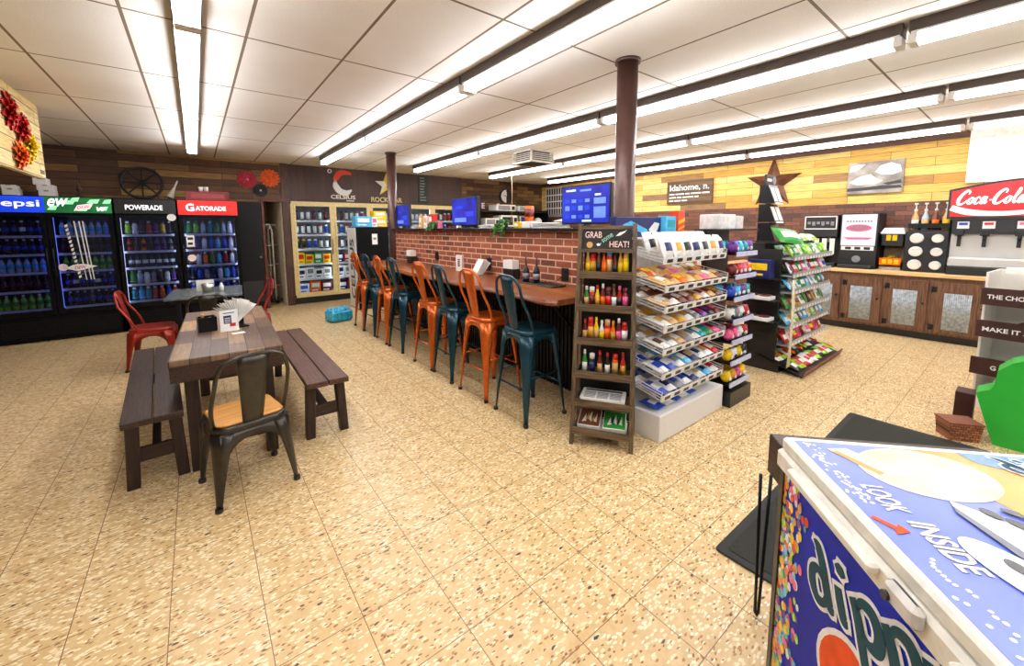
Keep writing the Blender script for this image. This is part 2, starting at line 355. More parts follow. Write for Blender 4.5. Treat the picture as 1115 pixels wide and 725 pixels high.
# ================================================================== ceiling lights
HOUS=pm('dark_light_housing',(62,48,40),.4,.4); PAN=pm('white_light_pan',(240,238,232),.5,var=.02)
def make_light():
    t=thing('fluorescent_light','x','ceiling light')
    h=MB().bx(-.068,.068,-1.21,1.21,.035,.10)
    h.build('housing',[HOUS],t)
    MB().bx(-.062,.062,-1.20,1.20,.022,.034).build('reflector',[PAN],t)
    for sx in (-.027,.027):
        MB().cyl((sx,-1.17,-.012),.019,2.34,10,0,'y').build('tube',[TUBE],t)
    for sy in (-1,1):
        MB().bx(-.06,.06,sy*1.19-.02,sy*1.19+.02,-.034,.021).build('lamp_socket',[PAN],t)
    return t
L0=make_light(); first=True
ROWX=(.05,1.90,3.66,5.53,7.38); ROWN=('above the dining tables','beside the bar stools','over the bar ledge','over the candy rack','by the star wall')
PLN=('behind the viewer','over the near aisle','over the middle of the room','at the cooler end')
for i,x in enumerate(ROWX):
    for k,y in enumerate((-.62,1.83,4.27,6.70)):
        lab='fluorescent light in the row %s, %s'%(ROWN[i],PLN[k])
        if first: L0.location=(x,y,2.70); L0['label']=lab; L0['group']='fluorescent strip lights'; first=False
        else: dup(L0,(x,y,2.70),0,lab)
# ceiling air vent
t=thing('air_vent','white boxy air diffuser hanging below ceiling with louvred sides','vent',(4.62,5.35,2.8))
W_=pm('vent_white',(222,216,206),.5); D_=pm('vent_dark',(40,36,34),.6)
mb=MB()
for sx in (-1,1):
    for sy in (-1,1): mb.bx(sx*.24-.012,sx*.24+.012,sy*.24-.012,sy*.24+.012,-.2,0)
for z in (-.2,-.02):
    for s_ in (-1,1): mb.bx(-.25,.25,s_*.24-.012,s_*.24+.012,z,z+.018); mb.bx(s_*.24-.012,s_*.24+.012,-.25,.25,z,z+.018)
mb.build('frame',[W_],t)
MB().bx(-.2,.2,-.2,.2,-.19,-.001).build('core',[D_],t)
mb=MB()
for k in range(5):
    z=-.165+k*.03
    for s_ in (-1,1):
        mb.add([(-.23,s_*.225,z),(.23,s_*.225,z),(.23,s_*.243,z-.016),(-.23,s_*.243,z-.016),(-.23,s_*.225,z+.004),(.23,s_*.225,z+.004),(.23,s_*.243,z-.012),(-.23,s_*.243,z-.012)],[(0,1,2,3),(7,6,5,4),(0,4,5,1),(3,2,6,7)])
        mb.add([(s_*.225,-.23,z),(s_*.225,.23,z),(s_*.243,.23,z-.016),(s_*.243,-.23,z-.016),(s_*.225,-.23,z+.004),(s_*.225,.23,z+.004),(s_*.243,.23,z-.012),(s_*.243,-.23,z-.012)],[(0,1,2,3),(7,6,5,4),(0,4,5,1),(3,2,6,7)])
mb.build('louvre_slats',[W_],t)
MB().bx(-.19,.19,-.19,.19,-.205,-.19).build('bottom_grille',[D_],t)
solo(MB().tube([(0,0,0),(.01,0,-.6),(-.01,.01,-1.15)],.006,6),'hanging_cord',[pm('tan_cord',(190,150,120),.7)],'thin tan cord hanging from ceiling near the brick kitchen wall','cord',(5.6,7.2,2.8))

# ================================================================== furniture
def metal_seat(name,label,cat,MT,H,top,foot,s=.17,padm=None,stool=False,group=None,arms=False):
    """pressed-metal cafe chair or bar stool; front is +Y"""
    t=thing(name,label,cat,(0,0,0),0,group)
    h=s; mb=MB()
    def rg(e,z,r=.07): return [(x,y,z) for x,y in rrect(h+e,h+e,r,4)]
    mb.loft([rg(.0,H-.045),rg(.006,H-.035),rg(.004,H-.006),rg(-.008,H),rg(-.03,H-.006),rg(-.1,H-.010)],0,True)
    # arched skirt between the legs
    for k in range(4):
        T=Matrix.Rotation(k*PI/2,4,'Z'); n=12; vs=[];fs=[]
        for i in range(n+1):
            u=-1+2*i/n; x=u*(h-.015); d=(.045 if stool else .05)+.13*abs(u)**3; o_=.012*abs(u)**2+.004
            vs+=[(x,-h-.002,H-.035),(x,-h-.004-o_,H-.035-d),(x,-h+.004-o_,H-.035-d),(x,-h+.006,H-.035)]
        for i in range(n):
            a=4*i; b=a+4
            for j in range(4): fs.append((a+j,b+j,b+(j+1)%4,a+(j+1)%4))
        mb.add(vs,fs,0,True,T)
    st=mb.build('seat',[MT],t)
    if padm:
        p=MB(); p.loft([rg(-.012,H-.002,.06),rg(-.006,H+.008,.06),rg(-.012,H+.014,.06)],0,False); p.build('seat_pad',[padm],st)
    for sx in (-1,1):
        for sy in (-1,1):
            mb=MB(); rings=[]
            for q in range(7):
                f=q/6; z=(H-.04)*(1-f); w=.062*(1-f)**1.3+.021; 
                e=(foot/2-(h-.03)); ee=e*(f**.85)
                cx=sx*(h-.03+ee); cy=sy*(h-.03+ee)
                ring=[]
                for a in range(10):
                    an=2*PI*a/10; ux,uy=math.cos(an),math.sin(an)
                    p=(ux*w*.80 , uy*w*.36)
                    # wide axis runs tangentially
                    dx,dy=sx*.7071,sy*.7071
                    ring.append((cx+dx*p[1]-dy*p[0],cy+dy*p[1]+dx*p[0],z))
                rings.append(ring)
            mb.loft(rings,0,True)
            lg=mb.build('leg',[MT],t)
            MB().cyl((sx*(foot/2),sy*(foot/2),0),.02,.022,10,0).build('foot_cap',[BLK],lg)
    bl=-h-.10 if not stool else -h-.085
    def lean(z): return -h+.012+(bl+h)*((z-H)/(top-H))
    if arms:
        pts=[(-h-.0,.02,H-.02),(-h-.012,-.02,H+.10),(-h-.008,-h*.55,H+.24)]
    else:
        pts=[(-h+.004,-h*.55,H-.03),(-h-.008,-h*.8,H+.1),(-h+.0,lean(H+.25),H+.25)]
    zt=top-.085
    pts+=[(-h+.012,lean(zt),zt),(-h+.035,lean(top-.035),top-.035),(-h+.085,lean(top-.004),top-.008),(-.05,lean(top),top)]
    P=pts+[(-x,y,z) for x,y,z in pts[::-1]]
    sm=[tuple(v) for v in smooth2(P,5)]
    MB().tube(sm,.0115,8).build('back_hoop',[MT],t)
    mb=MB(); rows=[]
    for q in range(9):
        f=q/8; z=H-.03+(top-.004-(H-.03))*f; w=.05+.03*f; y=lean(z)-.004
        rows.append([(-w,y,z),(-w*.5,y-.007,z),(0,y-.01,z),(w*.5,y-.007,z),(w,y,z),(w,y+.005,z),(0,y-.004,z),(-w,y+.005,z)])
    mb.loft(rows,0,True); mb.build('back_splat',[MT],t)
    if stool:
        for (z,k) in ((.27,0),(.27,2),(.36,1),(.36,3)):
            f=1-z/(H-.04); e=h-.03+(foot/2-h+.03)*(f**.85)
            T=Matrix.Rotation(k*PI/2,4,'Z')
            MB().cyl((-e,-e,z),.008,2*e,8,0,'x',T=T).build('footrest_bar',[MT],t)
    else:
        MB().tube([(-h+.0,-h+.0,H-.14),(0,0,H-.10),(h,h,H-.14)],.008,6).tube([(-h,h,H-.14),(0,0,H-.10),(h,-h,H-.14)],.008,6).build('cross_brace',[MT],t)
    return t
# bar stools, near to far
SY=(2.49,3.07,3.63,4.10,4.88,5.37,5.88,6.34); SROT=(-.02,.05,-.04,.03,.02,-.05,.03,0)
s_t=metal_seat('bar_stool','x','stool',TEAL,.735,1.165,.41,.165,None,True,'bar stools along the brick bar')
s_o=metal_seat('bar_stool','x','stool',ORNG,.735,1.165,.41,.165,None,True,'bar stools along the brick bar')
for i,y in enumerate(SY):
    src=s_t if i%2==0 else s_o; cn='dark teal' if i%2==0 else 'orange copper'
    lab='%s metal bar stool, %s of eight counting from the spice rack'%(cn,ORD[i])
    loc=(2.115,y,0); rz=-PI/2+SROT[i]
    if i<2: src.location=loc; src.rotation_euler=(0,0,rz); src['label']=lab
    else: dup(src,loc,rz,lab)
# dining chairs
c1=metal_seat('dining_chair','gunmetal grey metal chair with tan wooden seat at the end of plank table','chair',GUN,.45,.855,.40,.18,TANW)
c1.location=(.155,2.84,0); c1.rotation_euler=(0,0,math.radians(10))
dup(c1,(.06,5.50,0),math.radians(-2),'gunmetal grey metal chair between the plank table and the small dark table')
r1=metal_seat('dining_chair','red metal chair drawn up to small dark table beside the double-door cooler','chair',RED,.45,.86,.42,.18,None,group='red metal chairs at the small table')
r1.location=(-.46,6.10,0); r1.rotation_euler=(0,0,-PI/2-.1)
dup(r1,(.50,6.33,0),PI/2+.1,'red metal chair on the hallway side of the small dark table')
# benches
def bench(label,loc,rz,wm):
    t=thing('wooden_bench',label,'bench',loc,rz,'plank benches at the dining table')
    for sx in (-1,1):
        MB().rbx(sx*.072-.069,sx*.072+.069,-.93,.93,.41,.45,.006).build('seat_plank',[DKWOODY if wm==0 else wood('red_brown_bench_wood',(50,28,20),(92,56,40),'y')],t)
    for sy in (-1,1):
        for sx in (-1,1):
            T=FR((sx*.098,sy*.80,0),(1,0,0),(0,1,0))
            mb=MB(); mb.loft([[(sx*.02+x,y,0) for x,y in rrect(.03,.034,.004,1)],[(x,y,.41) for x,y in rrect(.032,.036,.004,1)]],0,False,T); mb.build('leg',[DKWOODZ],t)
        MB().bx(-.085,.085,sy*.80-.014,sy*.80+.014,.15,.235).build('end_rail',[DKWOOD],t)
    MB().bx(-.02,.02,-.79,.79,.165,.225).build('stretcher',[DKWOODY],t)
    return t
bench('dark plank bench on the cooler side of the dining table','bench',0,0) if False else None
bench('dark stained plank bench along the cooler side of the dining table',(-.325,4.00,0),math.radians(3.0),0)
bench('red brown two-plank bench between dining table and the bar stools',(.69,3.97,0),math.radians(-.6),1)
# dining table
t=thing('dining_table','rustic plank dining table with patchwork wooden top and thick dark apron','table',(.145,3.91,0),math.radians(-2.2))
TOPM=course('patchwork_table_top',1,0,.42,.098,[(70,50,40),(104,80,64),(150,120,90),(84,66,58),(122,94,66),(62,44,36),(172,140,96)],(34,22,18),.003,.4)
MB().rbx(-.30,.30,-.86,.86,.725,.765,.006).build('table_top',[TOPM],t)
mb=MB()
for sx in (-1,1): mb.bx(sx*.285-.012,sx*.285+.012,-.845,.845,.625,.725)
for sy in (-1,1): mb.bx(-.273,.273,sy*.845-.012,sy*.845+.012,.625,.725)
mb.build('apron',[DKWOODY],t)
for sx in (-1,1):
    for sy in (-1,1): MB().rbx(sx*.205-.035,sx*.205+.035,sy*.72-.038,sy*.72+.038,0,.725,.004).build('leg',[DKWOODZ],t)
for sy in (-1,1): MB().bx(-.17,.17,sy*.72-.018,sy*.72+.018,.13,.2).build('end_rail',[DKWOOD],t)
# small far table
t=thing('small_table','small table with dark grey top standing before the coolers','table',(.06,6.33,0),math.radians(-4))
MB().rbx(-.37,.37,-.45,.45,.735,.762,.006).build('table_top',[pm('grey_worn_top',(74,82,84),.25,c2=(110,118,116),scale=9)],t)
MB().bx(-.32,.32,-.40,.40,.69,.735).build('apron',[BLKM],t)
for sx in (-1,1):
    for sy in (-1,1): MB().rbx(sx*.25-.02,sx*.25+.02,sy*.38-.02,sy*.38+.02,0,.735,.003).build('leg',[BLKM],t)
# things on the tables
def napkin_fan(n=16,h=.16):
    mb=MB()
    for k in range(n):
        a=-.95+1.9*k/n; c,s_=math.cos(a),math.sin(a); r0,r1=.03,h*(1+.06*math.sin(k*2.3))
        T=FR((0,0,.05),(s_*1.0,0,c),(0,1,0))
        mb.bx(r0*0,r1,-.05+.004*math.sin(k),.05,-.0016,.0016,0,T)
    return mb
def caddy(label,loc,rz):
    t=thing('condiment_caddy',label,'caddy',loc,rz)
    mb=MB().bx(-.055,.055,-.045,.045,0,.006)
    for sx in (-1,1): mb.bx(sx*.055-.003,sx*.055+.003,-.045,.045,.006,.11)
    for sy in (-1,1): mb.bx(-.055,.055,sy*.045-.003,sy*.045+.003,.006,.11)
    mb.build('holder',[BLKM],t)
    return t
caddy('black condiment caddy on the patchwork table top beside menu card',(.02,3.83,.765),.1)
BOT0=MB().lathe([(.001,0),(.018,.001),(.019,.07),(.010,.09),(.009,.10)],10,0).lathe([(.0105,.1),(.0105,.122),(.001,.123)],10,1)
inst('pepper_bottle',BOT0.mesh('pepper_bottle',[C('brown'),C('gold')]),'small brown sauce bottle with gold cap standing in black caddy','bottle',(-.005,3.84,.771))
inst('salt_shaker',MB().lathe([(.001,0),(.017,.001),(.014,.07),(.016,.095),(.001,.1)],10,0).mesh('salt_shaker',[CHROME]),'steel shaker standing in black caddy on the patchwork table','shaker',(.04,3.83,.771))
def menu_card(mb,w,h,T):
    mb.bx(-w/2,w/2,0,h,-.0015,.0015,0,T); mb.bx(-w*.30,w*.12,h*.36,h*.74,.0016,.0025,1,T); mb.bx(w*.02,w*.34,h*.2,h*.36,.0016,.0025,2,T)
    for k in range(3): mb.bx(-w*.24,w*.06,h*(.42+.09*k),h*(.45+.09*k),.0026,.003,0,T)
    mb.bx(-w*.3,w*.3,h*.84,h*.88,.0016,.0022,1,T)
mb=MB(); menu_card(mb,.12,.16,FR((0,0,0),(.98,.2,0),(0,.10,.995)))
mb.bx(-.06,.06,-.01,.05,0,.003,0)
solo(mb,'menu_card',[WPAPER,C('navy'),C('red')],'white menu card with navy panel standing on patchwork table','card',(.155,3.72,.765))
t=thing('napkin_holder','white fan of napkins in black holder on patchwork table','napkins',(.205,3.845,.765),.25)
MB().bx(-.07,.07,-.055,.055,0,.008).bx(-.07,.07,.05,.056,.008,.09).build('holder',[BLKM],t); napkin_fan(18,.17).build('napkins',[WPAPER],t)
solo(MB().bx(-.04,.04,-.025,.025,0,.002),'paper_slip',[WPAPER],'white paper slip lying flat before the menu card','paper',(.20,3.60,.765),.15)
solo(MB().lathe([(.001,0),(.055,.001),(.068,.10),(.064,.10),(.052,.006),(.001,.006)],16),'tin_pail',[CHROME],'small galvanized pail on the small dark table','pail',(.075,6.3,.762))
mb=MB(); mb.bx(-.09,.09,-.002,.002,.0,.14); mb.bx(-.012,.012,-.004,-.002,.03,.1,1)
solo(mb,'napkin_stack',[WPAPER,BLK],'white napkins sticking up behind the galvanized pail','napkins',(.05,6.385,.762))
solo(MB().lathe([(.001,0),(.026,.001),(.026,.06),(.012,.08),(.012,.1),(.001,.101)],10),'salt_bottle',[WHT],'white squeeze bottle beside galvanized pail on small table','bottle',(.21,6.27,.762))

# bar counter
BARW=course('live_edge_bar_wood',1,0,1.3,.165,[(98,48,22),(150,82,38),(122,62,28),(176,106,52)],(70,32,16),.002,.28)
mb=MB(); n=60; L_=[];Rr=[]
vs=[];fs=[]
for i in range(n+1):
    y=2.13+(6.70-2.13)*i/n; x=2.05+.012*math.sin(y*5.1)+.008*math.sin(y*13.0)+(.045 if i==0 else 0)
    vs+=[(x,y,.955),(x-.012,y,.975),(x,y,1.0),(2.684,y,1.0),(2.684,y,.955)]
for i in range(n):
    a=5*i;b=a+5
    for j in range(5): fs.append((a+j,a+(j+1)%5,b+(j+1)%5,b+j))
fs+=[(4,3,2,1,0),tuple(5*n+j for j in range(5))]
t=thing('bar_counter','long live-edge wooden bar counter fixed along the brick half wall','counter',(0,0,0))
mb.add(vs,fs); mb.build('counter_top',[BARW],t)
for y in (2.45,3.35,4.5,5.6,6.5):
    MB().bx(2.25,2.684,y-.02,y+.02,.915,.955).bx(2.645,2.684,y-.02,y+.02,.55,.915).tube([(2.30,y,.92),(2.66,y,.58)],.015,6).build('bracket',[BLKM],t)
# outlets on brick
for y,z,d in ((5.21,1.14,'behind the third and fourth orange stools'),(3.90,1.13,'above the napkins at mid bar'),(2.66,1.10,'near the spice rack end of the bar')):
    t=thing('wall_outlet','black outlet box on brick '+d,'outlet',(2.70,y,z),0,'black outlet boxes on the brick')
    MB().rbx(-.014,0,-.042,.042,-.06,.06,.004).build('cover_plate',[BLK],t)
    for zz in (-.025,.025): MB().bx(-.017,-.014,-.018,.018,zz-.016,zz+.016).build('socket',[pm('outlet_socket_black',(8,8,9),.5)],t)
# bar top things
def nap_disp(loc,label,rz=-PI/2):
    t=thing('napkin_dispenser',label,'napkin dispenser',loc,rz,'napkin dispensers on the bar')
    MB().rbx(-.085,.085,-.05,.05,0,.11,.01).build('body',[BLK],t); MB().bx(-.08,.08,-.054,.03,.11,.20).build('napkins',[WPAPER],t)
nap_disp((2.60,3.35,1.0),'black napkin dispenser with white stack beside the two dark sauce bottles')
nap_disp((2.60,5.85,1.0),'black napkin dispenser with white stack at the far end of the bar')
mb=MB(); mb.bx(-.05,.05,-.02,.02,0,.2); 
for k in range(4): mb.bx(-.02,.02,-.0215,-.02,.06+.025*k,.075+.025*k,1)
solo(mb,'card_holder',[WPAPER,C('black')],'upright white card holder on bar beside leaning napkins','card holder',(2.58,4.38,1.0),-PI/2+.3)
mb=MB()
for k in range(7):
    T=FR((0,.012*k,0),(1,0,0),(0,.5+.03*k,.86)); mb.bx(-.09,.09,0,.2-.008*k,-.002,.002,0,T)
t=solo(mb,'napkin_pile',[WPAPER],'leaning fan of white napkins on bar behind an orange stool','napkins',(2.50,3.94,1.003),-PI/2-.2)
SAUCE=MB().lathe([(.001,0),(.032,.002),(.034,.10),(.028,.125),(.011,.15),(.009,.20),(.004,.245),(.001,.246)],12,0).lathe([(.0345,.03),(.0345,.085)],12,1)
sm_=SAUCE.mesh('sauce_bottle',[BLK,C('grey')])
inst('sauce_bottle',sm_,'dark squeeze bottle on black tray, next to the napkin dispenser','bottle',(2.52,3.02,1.012),0,'dark sauce bottles on the bar')
inst('sauce_bottle',sm_,'dark squeeze bottle on black tray, next to the outlet box','bottle',(2.55,2.90,1.012),.4,'dark sauce bottles on the bar')
solo(MB().rbx(-.09,.09,-.24,.24,0,.012,.02),'serving_tray',[BLK],'flat black tray under the two dark sauce bottles','tray',(2.55,2.82,1.0))
solo(MB().tube([(2.68,2.68,1.08),(2.62,2.72,1.03),(2.60,2.80,1.016),(2.58,2.9,1.016)],.004,6),'power_cord',[BLK],'thin black cord from outlet box down to the black tray','cord')
# case of water on the floor
t=thing('water_case','shrink-wrapped blue case of water on the floor beside the tall white-sided cooler','case',(1.80,7.05,0),.2)
BW=pm('blue_shrink_wrap',(36,150,186),.15,var=.2,scale=20,bump=.6)
mb=MB().rbx(-.19,.19,-.14,.14,0,.19,.05)
mb.build('wrap',[BW],t)
for i in range(4):
    for j in range(3): MB().lathe([(.034,.17),(.034,.195),(.015,.215),(.015,.228),(.001,.229)],10).build('bottle_top',[C('sky blue',.15)],t).location=(-.13+.087*i,-.087+.087*j,0)
# ================================================================== drink coolers
BODY=pm('cooler_black_steel',(5,5,6),.6,spec=.12); LINER=pm('cooler_dark_liner',(24,26,34),.5); SHELFW=pm('cooler_shelf_white',(214,216,220),.4)
LEDW=pm('cooler_led_white',(235,242,255),.5,emit=9.0,var=0); LEDB=pm('cooler_led_blue',(120,140,255),.5,emit=3.0,var=0)
def bottle_mesh(body,label,cap,h=.205,r=.033,kind='bottle'):
    mb=MB()
    if kind=='can':
        mb.lathe([(r*.7,0),(r,.008),(r,h-.012),(r*.82,h)],10,0).lathe([(r+.0008,h*.15),(r+.0008,h*.85)],10,1).lathe([(r*.82,h),(r*.8,h+.001),(.001,h-.002)],10,2)
    elif kind=='wide':
        mb.lathe([(.001,0),(r*1.1,.003),(r*1.12,h*.3),(r*.98,h*.45),(r*1.1,h*.62),(r*.75,h*.8),(r*.55,h*.84)],10,0).lathe([(r*1.13,h*.18),(r*1.0,h*.42)],10,1).lathe([(r*.62,h*.84),(r*.62,h*.97),(r*.5,h),(.001,h)],10,2)
    else:
        mb.lathe([(.001,0),(r*.9,.003),(r,.02),(r,h*.5),(r*.9,h*.66),(r*.42,h*.86),(r*.40,h*.90)],10,0).lathe([(r*1.02,h*.3),(r*1.02,h*.56)],10,1).lathe([(r*.46,h*.89),(r*.46,h),(.001,h+.001)],10,2)
    return mb.mesh('drink_'+kind,[C(body,.12),C(label),C(cap)])
_bm={}
def bm(*k):
    if k not in _bm: _bm[k]=bottle_mesh(*k[:3],kind=k[3])
    return _bm[k]
SHN=('top','second','third','fourth','lowest')
def cooler(name,label,xs,header,zs,led,liner,yf=8.3,h=2.0,dep=.72):
    """xs: door boundaries. header(mb-adder) per door"""
    x0,x1=xs[0],xs[-1]; t=thing(name,label,'cooler',((x0+x1)/2,yf,0)); ox=(x0+x1)/2
    w=(x1-x0)/2; mb=MB()
    mb.bx(-w,-w+.03,0.0,dep,0.02,h).bx(w-.03,w,0,dep,.02,h).bx(-w,w,dep-.04,dep,.02,h).bx(-w,w,0,dep,.02,.36).bx(-w,w,.0,dep,h-.26,h)
    mb.build('cabinet',[BODY],t)
    MB().bx(-w+.03,w-.03,dep-.05,dep-.04,.36,h-.26).bx(-w+.03,-w+.034,.03,dep-.05,.36,h-.26).bx(w-.034,w-.03,.03,dep-.05,.36,h-.26).build('liner',[liner],t)
    mb=MB()
    for k in range(9): mb.bx(-w+.06,w-.06,-.006,0,.08+k*.025,.09+k*.025)
    mb.build('kick_grille',[BLKM],t)
    for i in range(len(xs)-1):
        a,b=xs[i]-ox+.006,xs[i+1]-ox-.006; f=.05; z0,z1=.37,h-.24
        d=MB().bx(a,a+f,-.045,-.005,z0,z1).bx(b-f,b,-.045,-.005,z0,z1).bx(a+f,b-f,-.045,-.005,z0,z0+f).bx(a+f,b-f,-.045,-.005,z1-f*.6,z1).build('door',[BODY],t)
        MB().bx(a+f,b-f,-.028,-.02,z0+f,z1-f*.6).build('glass_pane',[DGLASS],d)
        hx=b-.025 if i==0 and len(xs)>2 else a+.025
        MB().tube([(hx,-.045,.9),(hx,-.075,.92),(hx,-.075,1.28),(hx,-.045,1.30)],.009,6).build('handle',[BLKM],d)
        MB().bx(a+.035,a+.048,.01,.03,z0+.08,z1-.05).bx(b-.048,b-.035,.01,.03,z0+.08,z1-.05).build('light_strip',[led],t)
    for z in zs:
        mb=MB()
        for i in range(len(xs)-1):
            a,b=xs[i]-ox+.055,xs[i+1]-ox-.055
            mb.bx(a,b,.05,dep-.06,z-.012,z,0).bx(a,b,.04,.05,z-.028,z+.006,1)
        mb.build('shelf',[BLKM,SHELFW],t)
    return t,ox,w
def fill(xs,zs,yf,pal,desc,per=7,start=1,grp='drinks in the coolers',kind='bottle',dy=.11,skip=()):
    for i in range(len(xs)-1):
        a,b=xs[i]+.075,xs[i+1]-.075
        for si,z in enumerate(zs):
            body,lab,cap,kd=pal[(si+i*2)%len(pal)]
            for k in range(per):
                bb=body if isinstance(body,str) else body[k%len(body)]; cc=cap if isinstance(cap,str) else cap[k%len(cap)]; ll=lab if isinstance(lab,str) else lab[k%len(lab)]
                x=a+(b-a)*(k+.5)/per
                d=desc[i] if isinstance(desc,(list,tuple)) else desc
                inst('drink_'+kd,bm(bb,ll,cc,kd),'%s drink %s, %s along the %s shelf %s'%(bb,'can' if kd=='can' else 'bottle',ORD[k],SHN[si],d),kd if kd=='can' else 'bottle',(x,yf+dy,z+.001),R.uniform(0,6),grp)
ZS=(1.46,1.21,.96,.71,.455)
# double-door cooler with the blue and the green header
xs=(-2.25,-1.585,-.925)
t,ox,w=cooler('drink_cooler','wide black double-door drink cooler with blue and green lit headers',xs,None,ZS,LEDB,pm('liner_navy',(20,24,60),.5))
a=xs[0]-ox; b=xs[1]-ox; c=xs[2]-ox
PBLUE=pm('header_blue',(10,40,190),.4,emit=.9,c2=(24,70,220),scale=3); PWH=pm('header_lettering_white',(245,246,250),.4,emit=.9,var=.0)
hd=MB().bx(a+.01,b,-.045,-.001,1.775,1.985).build('header_sign',[PBLUE],t)
MB().text('pepsi',.44,.115,FY(-.26,-.046,1.88),0,.004,.012).build('lettering',[PWH],hd)
mb=MB(); GZ=pm('header_dark_green',(14,84,42),.4,emit=.7,c2=(30,120,60),scale=4)
mb.bx(b,c-.01,-.045,-.001,1.775,1.985); hd=mb.build('header_sign',[GZ],t)
mb=MB()
for k,(u,v,wd) in enumerate([(.02,.02,.1),(.14,.1,.16),(.30,.01,.12),(.40,.12,.14),(.5,.02,.12),(.56,.12,.1),(.24,.14,.1)]):
    mb.prism([(b+u,1.79+v),(b+u+wd*.8,1.79+v+.0),(b+u+wd,1.79+v+.06),(b+u+wd*.3,1.79+v+.05)],.0015,0,FR((0,-.047,0),(1,0,0),(0,0,1)))
mb.build('sign_streaks',[pm('header_mint',(150,226,170),.4,emit=.8)],hd)
mb=MB().prism([(b+.27,1.80),(b+.43,1.83),(b+.47,1.91),(b+.31,1.88)],.002,1,FR((0,-.0495,0),(1,0,0),(0,0,1)))
mb.text('ew',.20,.11,FR((b+.13,-.0475,1.915),(1,0,.05),(0,0,1)),0,.003,.02,.3).text('DEW',.13,.045,FR((b+.37,-.052,1.855),(1,0,.15),(0,0,1)),2,.002,.01,.2).text('w',.11,.06,FR((b+.55,-.0475,1.83),(1,0,.05),(0,0,1)),0,.003,.02,.3)
mb.build('lettering',[PWH,pm('header_pale_pink',(238,220,224),.4,emit=.8),pm('header_magenta',(206,50,104),.4,emit=.5)],hd)
# white swoosh and label sticker on the second door
door=[o for o in t.children if o.name.startswith('door')][1]
mb=MB()
for dx in (.0,.05,.085): mb.prism([(.25+dx,1.66),(.265+dx,1.66),(.30+dx*.9+.02,.83),(.29+dx*.9+.02,.83)],.0015,0,FR((0,-.031,0),(1,0,0),(0,0,1)))
for k in range(14): mb.prism([(.16+.006*k,1.60-.055*k),(.19+.006*k,1.62-.055*k),(.19+.006*k,1.585-.055*k),(.165+.006*k,1.57-.055*k)],.0015,0,FR((0,-.031,0),(1,0,0),(0,0,1)))
mb.prism([(.12,1.0),(.24,.96),(.44,1.02),(.30,1.06),(.2,1.05)],.002,1,FR((0,-.033,0),(1,0,0),(0,0,1)))
mb.text('DEW',.12,.04,FR((.27,-.035,1.01),(1,0,.1),(0,0,1)),2,.002,.01,.2)
mb.prism([(.10+.05*math.cos(q*PI/6),1.02+.05*math.sin(q*PI/6)) for q in range(12)],.002,3,FR((0,-.033,0),(1,0,0),(0,0,1)))
mb.build('door_decal',[WHT,C('white'),C('red'),pm('decal_pink_white',(230,210,216),.5)],door)
fill(xs,ZS,8.3,[('cola',('blue','white','blue'),('white','blue'),'bottle'),('cola','blue','white','bottle'),('clear','sky blue','blue','bottle'),('cola','maroon','red','bottle'),('lime','green',('green','white'),'bottle')],('behind the blue-header door','behind the green-header door'),7)
for o in bpy.data.objects:
    pass
# shelf price discs
# sports drink cooler
xs=(-.915,-.205)
t,ox,w=cooler('drink_cooler','black drink cooler with white lettered black header, between two other coolers',xs,None,ZS,LEDW,pm('liner_deep_blue',(26,34,62),.5))
hd=MB().bx(-w+.01,w-.01,-.045,-.001,1.775,1.985).build('header_sign',[pm('header_black',(10,10,12),.3)],t)
MB().text('POWERADE',.42,.075,FY(-.02,-.046,1.865),0,.004,.02).build('lettering',[PWH],hd)
MB().cyl((w-.07,-.052,1.72),.055,.004,16,0,'y').build('round_sticker',[WHT],t)
fill(xs,ZS,8.3,[(('lime','white','black','red','purple','yellow','black'),'white',('white','black','purple'),'wide'),(('red','maroon','orange','black','purple','purple','grey'),'black',('black','purple'),'bottle'),('black','white','black','bottle'),(('green','clear','white','grey','black','white','purple'),('white','green','white'),('green','white','black'),'wide'),(('teal','sky blue','teal','red','orange','blue','red'),'white',('white','sky blue'),'wide')],'in the white-lettered black cooler',7)
# red header cooler
xs=(-.195,.585)
t,ox,w=cooler('drink_cooler','black drink cooler with bright red lit header at the end of the row',xs,None,ZS,LEDW,pm('liner_light',(176,190,206),.5))
hd=MB().bx(-w+.005,w-.005,-.06,-.001,1.765,1.99).build('header_sign',[pm('header_red',(214,20,18),.35,emit=.55,c2=(226,34,24))],t)
mb=MB(); mb.text('G',.105,.12,FY(-.235,-.061,1.88),0,.004,.03); mb.text('ATORADE',.40,.072,FY(.032,-.061,1.868),0,.004,.03)
mb.build('lettering',[PWH],hd)
MB().bx(-w+.075,-w+.175,-.052,-.046,1.26,1.44,0).bx(-w+.09,-w+.16,-.0535,-.052,1.37,1.41,1).bx(-w+.09,-w+.15,-.0535,-.052,1.29,1.33,1).build('door_notice',[WPAPER,BLK],t)
MB().cyl((-w+.125,-.05,1.08),.055,.004,16,0,'y').build('round_sticker',[pm('pale_sticker',(236,220,214),.5)],t)
fill(xs,ZS,8.3,[(('green','lime','clear','teal','green','clear','white'),'white',('white','green','orange'),'wide'),(('red','purple','white','blue','sky blue','blue','white'),('white','blue'),('orange','blue'),'wide'),(('maroon','white','orange','green','sky blue','red','white'),'white',('orange','red','white'),'wide'),(('black','blue','grey','navy','white','sky blue','blue'),'white',('blue','black'),'wide'),(('blue','navy','sky blue','blue','white','blue','navy'),'white',('white','blue'),'wide')],'in the red-header cooler',7)

